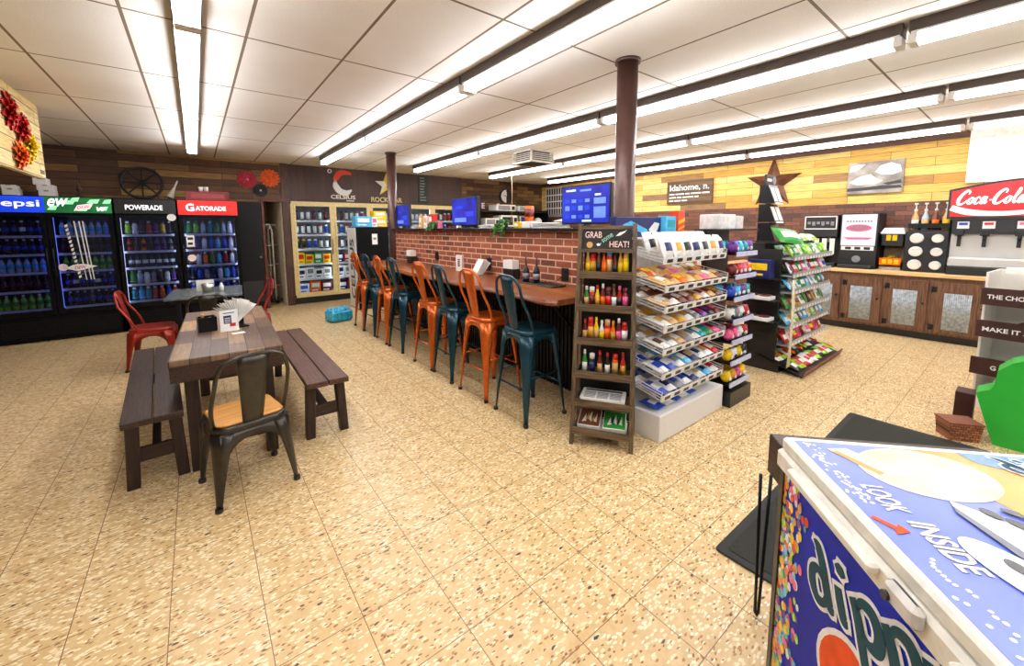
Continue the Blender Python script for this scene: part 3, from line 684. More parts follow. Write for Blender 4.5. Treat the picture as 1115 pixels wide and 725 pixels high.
# things standing on the coolers
def carton(mb,w,d,h,mi=0,flap=True):
    mb.rbx(-w/2,w/2,-d/2,d/2,0,h,.004,mi); mb.bx(-.022,.022,-d/2-.001,d/2+.001,h*.8,h+.0015,1) if flap else None
    return mb
TAPE=pm('tape_tan',(176,150,112),.4)
for (x,y,z,w_,h_,d) in ((-1.60,8.62,2.0,.15,.09,'lowest carton of the white stack'),(-1.61,8.63,2.09,.16,.075,'middle carton of the white stack'),(-1.65,8.62,2.165,.13,.09,'topmost carton of the white stack'),(-1.93,8.62,2.0,.14,.10,'lower white carton of the small pair'),(-1.94,8.62,2.10,.13,.045,'upper white carton of the small pair')):
    mb=MB(); carton(mb,w_,.2,h_); solo(mb,'white_carton',[WPAPER,TAPE],'%s on top of the double-door cooler'%d,'carton',(x,y,z),0,'white cartons on the cooler top')
t=thing('wagon_wheel','dark wooden wagon wheel leaning on the wall above the coolers','wheel',(-.62,8.93,2.285))
T=Matrix.Rotation(-.18,4,'X')@Matrix.Rotation(PI/2,4,'X')
mb=MB().tube([(.25*math.cos(2*PI*k/28),.25*math.sin(2*PI*k/28),0) for k in range(28)],.02,8,0,T,True); mb.build('rim',[pm('old_black_wood',(28,22,20),.7)],t)
MB().cyl((0,0,-.03),.045,.06,14,0,'z',T=T).build('hub',[BLKM],t)
mb=MB()
for k in range(8): a_=k*PI/4; mb.tube([(.04*math.cos(a_),.04*math.sin(a_),0),(.24*math.cos(a_),.24*math.sin(a_),0)],.011,6,0,T)
mb.build('spokes',[pm('old_black_wood',(28,22,20),.7)],t)
# small figurine on top of the green-header door
mb=MB().lathe([(.001,0),(.05,.002),(.05,.02),(.018,.03),(.015,.08),(.035,.10),(.03,.13),(.012,.145),(.022,.165),(.015,.19),(.001,.2)],10)
solo(mb,'table_ornament',[pm('old_bronze',(70,50,36),.5,.4)],'small bronze ornament standing on top of the green-header door cooler','ornament',(-1.27,8.45,2.0))
mb=MB().lathe([(.005,0),(.012,.02),(.014,.12),(.05,.30),(.052,.31),(.001,.305)],10)
inst('paper_funnel',mb.mesh('paper_funnel',[pm('pale_cone',(206,196,180),.7)]),'pale narrow cone leaning beside the wagon wheel','cone',(-.17,8.72,2.33),0,None,(math.radians(170),math.radians(22),0))
# dark red banner box over the red header
mb=MB().rbx(-.29,.29,-.07,.07,0,.15,.006,0); mb.bx(-.22,.22,-.0715,-.07,.04,.11,1)
solo(mb,'red_display_box',[pm('dark_red_card',(116,20,26),.5),pm('dark_red_print',(150,52,56),.5)],'dark red display box lying on the red-header cooler','box',(.205,8.45,2.0))
for i,x in enumerate((.12,.19)): inst('white_cup',MB().lathe([(.001,0),(.026,.001),(.034,.075),(.03,.075),(.001,.01)],10).mesh('white_cup',[WHT]),'white cup %s on the dark red display box'%('nearer the cone' if i==0 else 'farther from the cone'),'cup',(x,8.45,2.15),0,'white cups on the red box')
# round flowers on the back wall
def flower(label,loc,rot,r,cp,cc,layers=4,n=11,name='silk_flower'):
    t=thing(name,label,'flower',loc); t.rotation_euler=rot
    mb=MB()
    for l in range(layers):
        rr=r*(1-.2*l); tilt=.12+.28*l; 
        for k in range(n):
            a_=2*PI*(k+.5*l)/n; c_,s_=math.cos(a_),math.sin(a_); pts=[]
            rows=[]
            for q in range(5):
                f=q/4; d=rr*(.12+.88*f); wd=rr*.26*math.sin(PI*(.12+.80*f)); z=.015+.010*l+math.sin(tilt)*d*.30-.10*rr*f*f
                for u in (-1,0,1):
                    rows.append((c_*d-s_*u*wd,s_*d+c_*u*wd,z-(.02*r/.1 if u==0 else 0)*.4))
            fs=[]
            for q in range(4):
                for u in range(2):
                    i=q*3+u; fs.append((i,i+3,i+4,i+1))
            b_=[(x,y,z-.004) for x,y,z in rows]
            mb.add(rows+b_,fs+[tuple(15+i for i in f[::-1]) for f in fs],0,True)
    mb.build('petals',[cp],t)
    MB().ball((0,0,.012+.008*layers),r*.16,0,8,5).build('flower_center',[cc],t)
    MB().cyl((0,0,-.008),r*.3,.012,10).build('backing_disc',[GREENP],t)
    return t
RX=(PI/2,0,0)
flower('crimson round silk flower on the planks above hallway door',(.83,9.085,2.45),RX,.165,pm('petal_crimson',(142,20,34),.6,c2=(184,40,54)),C('pink'),3,16)
flower('orange round silk flower on the planks above hallway door',(1.20,9.085,2.50),RX,.17,pm('petal_orange',(206,64,16),.6,c2=(236,104,30)),C('orange'),3,16)
flower('black round silk flower with white centre below the crimson and orange ones',(1.03,9.085,2.26),RX,.125,pm('petal_black',(22,22,26),.6),C('white'),3,16)
RB=(PI/2,0,PI/2)
PR=pm('petal_red',(168,16,20),.55,c2=(206,34,30)); PY=pm('petal_yellow',(236,200,24),.55,c2=(248,222,60)); PO=pm('petal_deep_orange',(220,84,20),.55,c2=(240,128,36))
flower('big red silk flower, upper one on the hanging plank board',(-1.19,5.50,2.56),RB,.165,PR,C('tan'),4,9)
flower('big red silk flower nearer the yellow flower on the hanging plank board',(-1.185,5.74,2.47),RB,.165,PR,C('tan'),4,9)
flower('yellow silk flower on the hanging plank board',(-1.18,5.86,2.33),RB,.18,PY,C('yellow'),5,10)
flower('orange silk flower below the yellow one on hanging plank board',(-1.185,5.60,2.20),RB,.13,PO,C('red'),4,9)
# black door slab by the hallway, and hallway trolleys
t=thing('hall_door','tall black door slab standing between red-header cooler and hallway','door',(.80,9.06,0))
MB().bx(-.2,.2,-.03,.03,.0,2.04).build('door_panel',[pm('matte_black_door',(8,8,8),.6,spec=.3)],t)
MB().bx(-.17,.17,-.034,-.03,.15,.55).build('kick_plate',[pm('door_dark_grey',(34,34,36),.4)],t); MB().ball((.15,-.055,1.0),.025,0).build('door_knob',[CHROME],t)
def trolley(label,loc,rz):
    t=thing('folded_cart',label,'cart',loc,rz,'folded carts in the hallway')
    mb=MB()
    for sx in (-1,1): mb.tube([(sx*.09,0,.1),(sx*.09,0,1.5),(sx*.05,-.02,1.62)],.016,8)
    mb.tube([(-.05,-.02,1.62),(.05,-.02,1.62)],.016,8)
    for z in (.35,.8,1.2): mb.cyl((-.09,0,z),.012,.18,8,0,'x')
    mb.build('frame',[pm('dull_aluminium',(206,202,194),.5,.2)],t)
    MB().bx(-.12,.12,-.12,0,.05,.07).build('toe_plate',[BLKM],t)
    for sx in (-1,1): MB().cyl((sx*.12-.015,.05,.075),.075,.03,14,0,'x').build('wheel',[BLK],t)
    return t
trolley('grey folded hand cart standing upright in the hallway, nearer the black door',(1.13,9.45,0),.2)
dup([o for o in bpy.data.objects if o.name=='folded_cart'][0],(1.28,9.75,0),-.1,'grey folded hand cart standing upright in the hallway, nearer the corner post')

# ================================================================== walk-in cooler doors
t=thing('walk_in_cooler','walk-in cooler front with five glass doors in cream wooden frames','cooler',(0,9.15,0))
X0,PW=1.55,.772; Z0,Z1=.13,2.08
mb=MB().bx(X0-.01,X0+5*PW,-.02,.03,Z1-.05,Z1).bx(X0-.01,X0+5*PW,-.02,.03,Z0,Z0+.05)
for k in range(6): mb.bx(X0+k*PW-.028,X0+k*PW+.028,-.02,.03,Z0+.05,Z1-.05)
mb.build('frame',[CREAM],t)
WL=pm('walk_in_liner',(150,156,160),.6)
MB().bx(X0-.03,X0+5*PW+.03,.85,.9,0.1,2.2).bx(X0-.03,X0-.01,.1,.85,.1,2.2).bx(X0+5*PW+.01,X0+5*PW+.03,.1,.85,.1,2.2).bx(X0-.03,X0+5*PW+.03,.1,.9,2.15,2.2).bx(X0-.03,X0+5*PW+.03,.1,.9,.06,.1).build('liner',[WL],t)
for k in range(5):
    a,b=X0+k*PW+.03,X0+(k+1)*PW-.03; f=.035
    d=MB().bx(a,a+f,-.03,.01,Z0+.052,Z1-.052).bx(b-f,b,-.03,.01,Z0+.052,Z1-.052).bx(a+f,b-f,-.03,.01,Z0+.052,Z0+.09).bx(a+f,b-f,-.03,.01,Z1-.09,Z1-.052).build('door',[CREAM if k!=0 else CREAM],t)
    MB().bx(a+f,b-f,-.012,-.004,Z0+.09,Z1-.09).build('glass_pane',[GLASS],d)
    MB().tube([(b-.018,-.03,1.0),(b-.018,-.055,1.02),(b-.018,-.055,1.3),(b-.018,-.03,1.32)],.008,6).build('handle',[BLKM],d)
    MB().bx(a+.0,a+.012,.05,.07,Z0+.1,Z1-.1).bx(b-.012,b,.05,.07,Z0+.1,Z1-.1).build('light_strip',[LEDW],t)
WZ=(1.70,1.41,1.11,.80,.49,.19)
for z in WZ: MB().bx(X0,X0+5*PW,.12,.6,z-.014,z).bx(X0,X0+5*PW,.108,.12,z-.03,z+.01).build('shelf',[SHELFW],t)
BOXP=[('red','white'),('black','grey'),('navy','white'),('yellow','red'),('white','blue'),('maroon','white'),('green','white'),('black','red'),('tan','brown'),('sky blue','white'),('white','black'),('orange','white')]
_bx={}
def box_mesh(c1_,c2_,w,h,d,nm='drink_pack'):
    key=(c1_,c2_,w,h,d,nm)
    if key not in _bx:
        mb=MB().rbx(-w/2,w/2,-d/2,d/2,0,h,.006,0); mb.bx(-w*.36,w*.36,-d/2-.001,-d/2+.001,h*.45,h*.82,1); mb.bx(-w*.36,w*.2,-d/2-.001,-d/2+.001,h*.15,h*.26,1)
        _bx[key]=mb.mesh(nm,[C(c1_),C(c2_)])
    return _bx[key]
WSN=('top','second','third','fourth','fifth','lowest')
DN=('nearest the corner post','second from the corner post','third from the corner post','fourth from the corner post','farthest from the corner post')
for k in range(5):
    for si,z in enumerate(WZ):
        if k>=2 and si>1: continue
        a,b=X0+k*PW+.05,X0+(k+1)*PW-.05
        if si in (0,1,2):
            n=6
            for j in range(n):
                cc=R.choice([('red','white','grey'),('black','red','grey'),('white','blue','grey'),('maroon','white','grey'),('black','white','grey'),('navy','white','white'),('yellow','black','grey')] if si else [('black','white','grey'),('grey','white','black'),('cola','maroon','red'),('red','white','white'),('white','red','grey')])
                inst('drink_can',bm(cc[0],cc[1],cc[2],'can'),'%s can, %s along the %s shelf behind glass door %s'%(cc[0],ORD[j],WSN[si],DN[k]),'can',(a+(b-a)*(j+.5)/n,9.15+.19,z+.001),R.uniform(0,6),'cans and packs in the walk-in')
        else:
            n=4 if si<5 else 3
            for j in range(n):
                c_=R.choice(BOXP if si!=4 else [('white','black'),('white','grey'),('white','navy')]); w_=(b-a)/n*.92
                inst('drink_pack',box_mesh(c_[0],c_[1],round(w_,3),R.choice((.2,.22,.24)),.2),'%s pack, %s along the %s shelf behind glass door %s'%(c_[0],ORD[j],WSN[si],DN[k]),'drink pack',(a+(b-a)*(j+.5)/n,9.15+.24,z+.001),0,'cans and packs in the walk-in')
# logo panels above
t=thing('energy_logo','white and red crescent logo with lettering on dark panelling above glass doors','sign',(2.55,9.145,2.45))
T=FY(0,0,0)
mb=MB(); S=lambda pts,k=1:[(x*k,y*k) for x,y in pts]
mb.ribbon([(.19,.24),(.06,.265),(-.06,.235),(-.13,.13),(-.155,.06)],[.035,.09,.12,.10,.03],.012,1,T)
mb.ribbon([(-.145,.10),(-.14,-.02),(-.06,-.13),(.07,-.16),(.18,-.09)],[.02,.12,.13,.12,.02],.012,0,T)
mb.build('crescent_mark',[WHT,pm('logo_red_orange',(214,62,22),.5)],t)
mb=MB().tube([(.035*math.cos(2*PI*k/16)-.25,-.006,.035*math.sin(2*PI*k/16)+.275) for k in range(16)],.012,6,0,None,True); mb.build('degree_ring',[WHT],t)
mb=MB().text('CELSIUS',.50,.085,FY(.0,-.004,-.25),0,.01,.02).bx(.06,.22,-.008,-.002,-.335,-.315); mb.build('lettering',[WHT],t)
t=thing('star_logo','yellow and white star logo with lettering, partly behind the far brown column','sign',(3.50,9.145,2.42))
pts=[(0.27*(1 if k%2==0 else .40)*math.cos(PI/2+k*PI/5),.27*(1 if k%2==0 else .40)*math.sin(PI/2+k*PI/5)+.08) for k in range(10)]
MB().prism([(x*1.05,y*1.05) for x,y in pts],.008,0,T).build('star_back',[C('black')],t)
mb=MB().prism(pts,.006,0,FY(0,-.008,0)); mb.prism([pts[1],pts[2],pts[3],pts[4],(0,.08)],.004,1,FY(0,-.014,0)); mb.build('star_mark',[pm('logo_yellow',(234,206,40),.5),WHT],t)
mb=MB().text('ROCKSTAR',.72,.11,FY(0,-.012,-.245),0,.008,.02); mb.bx(-.25,.25,-.014,-.01,-.33,-.312,1); mb.build('lettering',[pm('logo_pale_gold',(232,214,160),.5),pm('logo_dim_gold',(120,104,76),.5)],t)
mb=MB().bx(-.12,.12,-.012,0,-.33,.33,0)
for k in range(9): mb.bx(-.08,R.uniform(.0,.09),-.014,-.012,.25-.065*k,.27-.065*k,1)
solo(mb,'chalk_menu',[pm('chalkboard_green',(20,34,30),.6),pm('chalk_grey',(140,150,146),.8)],'narrow dark chalkboard menu on panelling above the cream door frames','chalkboard',(4.40,9.145,2.46))

# tall cooler with white lettered side, and boxes on it
t=thing('energy_cooler','tall black cooler with white lettered side at the far end of bar','cooler',(2.34,7.72,0))
MB().bx(.012,.62,.0,.56,.03,1.56).build('cabinet',[BODY],t)
MB().bx(0,.012,.03,.53,.02,1.55).build('side_panel',[WHT],t)
mb=MB().text('CELSIUS',1.15,.24,FR((-.0005,.28,.76),(0,0,1),(0,1,0)),0,.002,.02); mb.build('lettering',[C('black')],[o for o in t.children if o.name.startswith('side_panel')][0])
MB().bx(.30,.40,-.003,0,1.23,1.43,0).bx(.32,.38,-.004,-.003,1.32,1.36,1).build('taped_notice',[WPAPER,C('grey')],t)
MB().bx(0.01,.62,.01,.55,0,.03).build('plinth',[BLK],t)
for (x,w_,h_,c_,l_) in ((2.515,.30,.20,('sky blue','white'),'pale blue and white carton on the tall white-sided cooler'),(2.722,.10,.19,('white','pink'),'white and pink carton on the tall white-sided cooler'),(2.99,.26,.16,('yellow','white'),'lower yellow carton on the tall white-sided cooler')):
    inst('drink_carton',box_mesh(c_[0],c_[1],w_,h_,.25,'drink_carton'),l_,'carton',(x if x<2.9 else 2.9-.0,7.90 if x<2.9 else 8.08,1.56),0,'cartons on the tall cooler')
inst('drink_carton',box_mesh('yellow','white',.24,.15,.24,'drink_carton'),'upper yellow carton on the tall white-sided cooler','carton',(2.9,8.08,1.72),0,'cartons on the tall cooler')
# ================================================================== ledge of the bar: monitors, plants, clutter
SCR=pm('screen_blue',(20,28,120),.2,emit=.75,c2=(36,52,170),scale=3); SCRL=pm('screen_light_blue',(90,120,226),.2,emit=.9); SCRW=pm('screen_white',(190,206,250),.2,emit=1.0)
def monitor(y,w,h,label,ui,rz=0):
    t=thing('monitor',label,'monitor',(2.78,y,1.53),rz,'screens on the bar ledge')
    MB().rbx(-.02,.025,-w/2,w/2,.035,.035+h,.008).build('bezel',[BLK],t)
    sc=MB().bx(-.0225,-.0195,-w/2+.015,w/2-.015,.05,.02+h).build('screen',[SCR],t)
    mb=MB()
    def q(u,v,a,b,m): mb.bx(-.0235,-.0225,w/2-.02-(u+a)*(w-.04),w/2-.02-u*(w-.04),.05+v*(h-.03),.05+(v+b)*(h-.03),m)
    if ui:
        for i in range(4):
            for j in range(3): q(.06+.15*i,.12+.22*j,.10,.09 if j!=1 else .13,0 if (i+j)%2 else 2)
        q(.70,.12,.24,.3,0); q(.70,.5,.24,.16,0); q(.72,.72,.12,.05,1)
        q(.08,.88,.22,.05,1); q(.4,.86,.24,.05,0); q(.45,.02,.2,.05,1)
    else:
        q(.1,.1,.5,.16,0); q(.15,.62,.3,.1,2); q(.55,.3,.35,.2,2)
    mb.build('screen_tiles',[SCRL,SCRW,pm('screen_mid_blue',(36,60,190),.2,emit=.6)],sc)  # lit menu tiles and plain bars in one mesh, no lettering
    MB().bx(-.01,.03,-.03,.03,.01,.06).rbx(-.07,.07,-.10,.10,0,.012,.01).build('stand',[BLK],t)
    return t
monitor(6.55,.56,.36,'blue-lit screen on the ledge beside the far brown column',False)
monitor(4.56,.62,.36,'blue-lit screen on middle of the brick ledge before cream cooler frames',False)
monitor(2.49,.58,.35,'blue menu screen with tiles standing at spice rack end of ledge',True)
def trailing_plant(y,label,n,dr):
    t=thing('trailing_plant',label,'plant',(2.70,y,1.53),0,'trailing plants on the bar ledge')
    MB().lathe([(.001,0),(.045,.001),(.058,.08),(.05,.08),(.04,.02),(.001,.02)],12).build('pot',[pm('dark_pot',(36,32,30),.6)],t)
    mb=MB()
    for k in range(n):
        a_=R.uniform(0,6.28); 
        for q in range(7):
            f=q/6; x=-.02-.05*f*1.3+.03*math.cos(a_)*(1-f); y_=.07*math.sin(a_)*(.5+f); z=.10-dr*f**1.5*R.uniform(.6,1)
            if f<.4: x=.04*math.cos(a_)
            x=min(x,-.045) if z<.03 and f>.4 else x
            if z<.01: x=-.075-R.uniform(0,.02)
            T=Matrix.Translation((x,y_,z))@Matrix.Rotation(R.uniform(0,6),4,'Z')@Matrix.Rotation(R.uniform(.2,1.2),4,'Y')
            l=R.uniform(.022,.04); mb.add([(0,0,0),(l*.5,l*.4,.003),(l,0,-.004),(l*.5,-l*.4,.003)],[(0,1,2,3)],0,False,T)
    mb.build('leaves',[GREENP],t)
trailing_plant(5.28,'trailing green plant on the ledge beside middle screen, at column end',26,.14)
trailing_plant(3.62,'trailing green plant hanging over brick in the middle of the ledge',34,.19)
def paper_stack(label,y,w,h,rz):
    mb=MB()
    for k in range(6):
        T=Matrix.Rotation(R.uniform(-.3,.3),4,'Z')@Matrix.Rotation(R.uniform(-.15,.05),4,'Y'); mb.bx(-.06,.06,-w/2,w/2,k*h/6+.008,k*h/6+.012,0,T)
    mb.bx(-.06,.06,-w/2,w/2,0,.008,0)
    solo(mb,'paper_stack',[WPAPER],label,'papers',(2.82,y,1.53),rz,'loose papers on the ledge')
paper_stack('loose white papers on the ledge just under the middle screen',4.10,.22,.035,0)
paper_stack('loose white papers on the ledge between trailing plant and menu screen',3.05,.3,.05,.1)
paper_stack('loose white papers on the ledge beside the menu screen',2.83,.10,.08,0)
paper_stack('loose white papers on the ledge by the far screen stand',6.09,.18,.05,.1)
solo(MB().lathe([(.001,0),(.04,.001),(.05,.03),(.05,.15),(.045,.16),(.001,.16)],14,0).lathe([(.051,.05),(.051,.13)],14,1),'snack_jar',[C('orange'),C('maroon')],'orange and dark red snack jar standing on the brick ledge','jar',(2.80,3.30,1.60))
solo(MB().rbx(-.05,.05,-.07,.07,0,.07,.01),'jar_riser',[WHT],'white riser box under the orange snack jar','box',(2.80,3.30,1.53))
solo(MB().rbx(-.04,.04,-.05,.05,0,.07,.01).bx(-.041,-.039,-.03,.03,.02,.05,1),'yellow_tub',[C('yellow'),WHT],'small yellow tub on ledge beside the mid-ledge trailing plant','tub',(2.82,3.50,1.53))
for y,c_,h_,l_ in ((5.90,'tan',.2,'tan carton on the ledge between far and middle screens, next to far screen'),(5.72,'white',.19,'white carton on the ledge between far and middle screens'),(5.55,'red',.21,'red carton on the ledge between far and middle screens'),(5.40,'pink',.10,'low pink carton on the ledge beside column-end plant')):
    inst('ledge_carton',box_mesh(c_,'white' if c_!='white' else 'tan',.11,h_,.09,'ledge_carton'),l_,'carton',(2.82,y,1.53),-PI/2,'cartons on the ledge')
# kitchen back bar behind the ledge
t=thing('kitchen_shelf','dark kitchen shelf unit against the back wall behind the brick bar','shelf',(6.75,8.80,0))
mb=MB()
for sx in (-1.15,1.15): MB().bx(sx-.02,sx+.02,-.3,.3,0,2.0).build('upright',[BLKM],t)
for z in (.9,1.55,1.96): MB().bx(-1.15,1.15,-.3,.3,z-.03,z).build('shelf_board',[BLKM],t)
def appliance(label,x,z,w,h,m,screen,name='countertop_oven'):
    t=thing(name,label,'appliance',(x,8.62,z),0,'appliances on the kitchen shelf')
    MB().rbx(-w/2,w/2,-.1,.28,0,h,.015).build('case',[m],t); MB().bx(-w*.42,w*.2,-.106,-.1,h*.15,h*.85).build('door_window',[screen],t); MB().bx(w*.26,w*.44,-.105,-.1,h*.2,h*.8).build('control_panel',[BLK],t)
appliance('white oven on the kitchen shelf, nearest the middle screen',6.0,1.552,.42,.22,WHT,C('grey'))
appliance('white oven on the kitchen shelf, second along from the middle screen',6.55,1.552,.55,.30,WHT,C('black'))
appliance('steel oven with dark window on the kitchen shelf, third along from the middle screen',7.15,1.552,.5,.3,CHROME,C('navy'))
appliance('white box warmer on the very top of kitchen shelf, below red letters',6.45,1.962,.62,.16,WHT,C('grey'))
appliance('pale box warmer on the very top of kitchen shelf, below the clock',7.12,1.962,.52,.14,pm('pale_green_grey',(196,206,196),.5),C('grey'))
solo(MB().lathe([(.001,0),(.09,.001),(.12,.05),(.12,.18),(.06,.24),(.001,.25)],16),'white_urn',[WHT],'rounded white urn at the end of the kitchen shelf','urn',(7.62,8.62,1.552))
t=thing('wall_clock','round black and white wall clock on the brown kitchen wall','clock',(6.92,9.2,2.40))
MB().cyl((0,0,0),.21,.05,28,0,'y',T=Matrix.Translation((0,-.05,0))).build('case',[BLK],t)
MB().prism([(.175*math.cos(PI/2+PI*k/14),.175*math.sin(PI/2+PI*k/14)) for k in range(15)],.004,0,FY(0,-.05,0)).build('white_half',[WHT],t)
mb=MB().prism([(-.012,0),(.012,0),(.008,.12),(-.008,.12)],.004,0,FY(0,-.055,0)).prism([(0,-.012),(0,.012),(-.10,.03),(-.10,.02)],.004,1,FY(0,-.055,0)); mb.build('hands',[WHT,BLK],t)
for x,c_,l_ in ((5.98,'S','red square letter tile nearest the panelled wall'),(6.16,'E','red square letter tile with white letter, middle one on kitchen wall'),(6.66,'E','red square letter tile with white letter, nearest the clock')):
    t=thing('letter_tile',l_,'sign',(x,9.2,2.12),0,'red letter tiles'); MB().rbx(-.085,.085,-.02,0,-.11,.11,.004).build('tile',[C('maroon')],t); MB().text(c_,.09,.15,FY(0,-.021,0),0,.006,.03).build('lettering',[WHT],t)
t=thing('cigarette_rack','white wire pusher rack high on the wall beside kitchen corner','rack',(8.298,8.45,2.25))
mb=MB()
for k in range(11): y=-.50+k*.1; mb.bx(-.05,-.04,y-.008,y+.008,-.36,.40)
for z in (-.36,-.17,.02,.2,.40): mb.bx(-.06,-.05,-.51,.51,z-.012,z+.012)
mb.build('wire_grid',[WHT],t); MB().bx(-.035,0,-.52,.52,-.38,.42).build('backboard',[BLK],t); MB().bx(-.09,-.04,-.52,.52,-.42,-.34).build('tray',[C('grey')],t)
solo(MB().rbx(-.3,0,-.35,.35,0,2.6,.01).bx(-.305,-.3,-.3,.3,.2,2.4),'dark_cabinet',[pm('dark_red_brown_cabinet',(44,22,18),.5)],'tall dark brown cabinet standing in the kitchen corner','cabinet',(8.29,9.19-.36,0)) if False else None
# signs on the column-side wall behind: small notices by the near column
solo(MB().bx(-.004,0,-.16,.16,-.25,.25,0).bx(-.006,-.004,-.10,.10,.0,.16,1).bx(-.006,-.004,-.12,.12,-.2,-.05,2),'wall_poster',[WPAPER,C('navy'),C('orange')],'white poster with orange and blue print seen beside near column','poster',(8.295,6.75,2.10))
# ================================================================== right wall decoration
t=thing('barn_star','large rusty brown metal barn star on the golden plank wall','star',(8.28,2.98,2.30))
RUST=pm('rust_brown_metal',(78,42,26),.5,.3,c2=(112,62,38),scale=12)
vs=[(-.10,0,0)];fs=[]
for k in range(10):
    r=.46 if k%2==0 else .185; a_=PI/2+k*PI/5; vs.append((0,-r*math.cos(a_),r*math.sin(a_)))
for k in range(10): fs.append((0,1+k,1+(k+1)%10))
fs.append(tuple(range(1,11))[::-1])
MB().add(vs,fs).build('star_body',[RUST],t); 
mb=MB()
for k in range(5):
    a_=PI/2+k*2*PI/5; mb.tube([(-.102,0,0),(-.002,-.455*math.cos(a_),.455*math.sin(a_))],.006,6)
mb.build('ridge',[pm('rust_dark',(60,30,20),.5,.3)],t)
t=thing('lettered_plank_sign','dark wooden plank sign with white hometown lettering on golden planks','sign',(8.285,4.55,2.26))
SB=course('sign_boards',1,2,1.6,.10,[(74,54,36),(104,78,52),(88,66,46)],(40,28,18),.004)
MB().bx(-.03,0,-.50,.50,-.24,.24).build('board',[SB],t)
mb=MB().text('Idahome, n.',.86,.15,FX(-.031,0.0,.09),0,.006,.01)
for zz,runs in ((-.035,(.12,.2,.09,.22,.15)),(-.105,(.16,.1,.24,.08)),(-.175,(.1,.14,.12))):
    yy=.44
    for q_ in runs: mb.bx(-.035,-.031,yy-q_,yy,zz-.014,zz+.014); yy-=q_+.025
mb.build('lettering',[WHT],t)
t=thing('wall_picture','black and white landscape picture canvas on the golden plank wall','picture',(8.29,1.58,2.27))
MB().bx(-.035,0,-.325,.325,-.24,.24).build('canvas',[pm('canvas_grey',(120,112,104),.7,c2=(176,168,158),scale=6)],t)
mb=MB()
mb.prism([(-.32,-.20),(.32,-.18),(.30,-.14),(.1,-.13),(-.2,-.15),(-.32,-.15)],.002,1,FX(-.036,0,0))
mb.prism([(-.30,-.06),(-.18,.02),(-.05,.05),(.02,-.02),(.10,-.06),(.02,-.10),(-.2,-.11)],.002,0,FX(-.036,0,0))
mb.prism([(.0,.08),(.06,.17),(.18,.20),(.28,.15),(.30,.06),(.2,.02),(.08,.03)],.002,0,FX(-.036,0,0))
mb.prism([(-.31,.10),(-.22,.12),(-.12,.2),(-.2,.21),(-.3,.18)],.002,0,FX(-.036,0,0))
mb.prism([(.10,-.10),(.3,-.06),(.31,-.11),(.16,-.13)],.002,1,FX(-.036,0,0))
mb.build('print_shapes',[WHT,C('black')],t)

# ================================================================== spice rack
ang=math.atan2(-.346,.225)     # along the front edge
t=thing('spice_rack','weathered wooden leaning shelf rack of sauce bottles with chalkboard top','rack',(2.133,1.746,0),ang)
LEAN=.17; HT=1.56; WB,WT=.205,.185
def ry(z): return LEAN*z/HT
def rw(z): return WB+(WT-WB)*z/HT
for sx in (-1,1):
    mb=MB(); mb.loft([[(sx*WB-.014,-.02,0),(sx*WB+.014,-.02,0),(sx*WB+.014,.03,0),(sx*WB-.014,.03,0)],[(sx*WT-.014,LEAN-.02,HT),(sx*WT+.014,LEAN-.02,HT),(sx*WT+.014,LEAN+.03,HT),(sx*WT-.014,LEAN+.03,HT)]],0,False); mb.build('side_rail',[RACKW],t)
    mb=MB(); mb.loft([[(sx*WB-.012,.25,0),(sx*WB+.012,.25,0),(sx*WB+.012,.28,0),(sx*WB-.012,.28,0)],[(sx*WT-.012,LEAN+.03,HT-.04),(sx*WT+.012,LEAN+.03,HT-.04),(sx*WT+.012,LEAN+.06,HT-.04),(sx*WT-.012,LEAN+.06,HT-.04)]],0,False); mb.build('rear_leg',[RACKW],t)
SHZ=(1.21,.955,.70,.45,.21,.0)
SHZ=(1.20,.97,.735,.50,.30,.10)
for i,z in enumerate(SHZ):
    w_=rw(z)-.014; y0=ry(z)-.015; y1=.25-(.25-LEAN-.03)*z/HT
    d=MB().bx(-w_,w_,y0,y1,z-.016,z).build('shelf',[RACKWX],t)
    MB().bx(-w_-.01,w_+.01,y0-.012,y0,z-.02,z+.03).build('front_lip',[RACKWX],d)
    for sx in (-1,1): MB().bx(sx*(w_)-.006,sx*w_+.006,y0,y1,z,z+.025).build('side_lip',[RACKW],d)
MB().add([(-WB+.02,.262,.10),(WB-.02,.262,.10),(WB-.02,.274,.10),(-WB+.02,.274,.10),(-WT+.02,LEAN+.045,HT-.06),(WT-.02,LEAN+.045,HT-.06),(WT-.02,LEAN+.055,HT-.06),(-WT+.02,LEAN+.055,HT-.06)],[(0,3,2,1),(4,5,6,7),(0,1,5,4),(1,2,6,5),(2,3,7,6),(3,0,4,7)]).build('back_board',[pm('rack_back_dark',(24,20,18),.7)],t)
zc=1.455; ch=MB(); TT=FR((0,ry(zc)-.026,zc),(1,0,0),(0,LEAN/HT,1))
ch.bx(-.165,.165,-.075,.075,-.01,0,0,TT); cb_=ch.build('chalkboard',[pm('chalk_black',(18,16,16),.6)],t)
mb=MB()
for sy in (-1,1): mb.bx(-.172,.172,sy*.08-.012,sy*.08+.012,-.012,.006,0,TT)
mb.build('board_frame',[RACKWX],t)
mb=MB().text('GRAB',.115,.045,TT@Matrix.Translation((-.09,.03,.001)),0,.001,.012).text('some',.085,.026,TT@Matrix.Translation((.005,.008,.001))@Matrix.Rotation(.6,4,'Z'),1,.001,.008).text('HEAT!',.13,.042,TT@Matrix.Translation((.085,-.035,.001)),0,.001,.012)
mb.build('lettering',[pm('chalk_pink_white',(240,206,200),.8),pm('chalk_mint',(150,206,180),.8)],cb_)
mb=MB()
for k in range(6): mb.prism([(-.115+.022*math.cos(k*PI/3+q)+.0,-.04+.022*math.sin(k*PI/3+q)) for q in (-.5,0,.5)]+[(-.115,-.04)],.0012,0,TT)
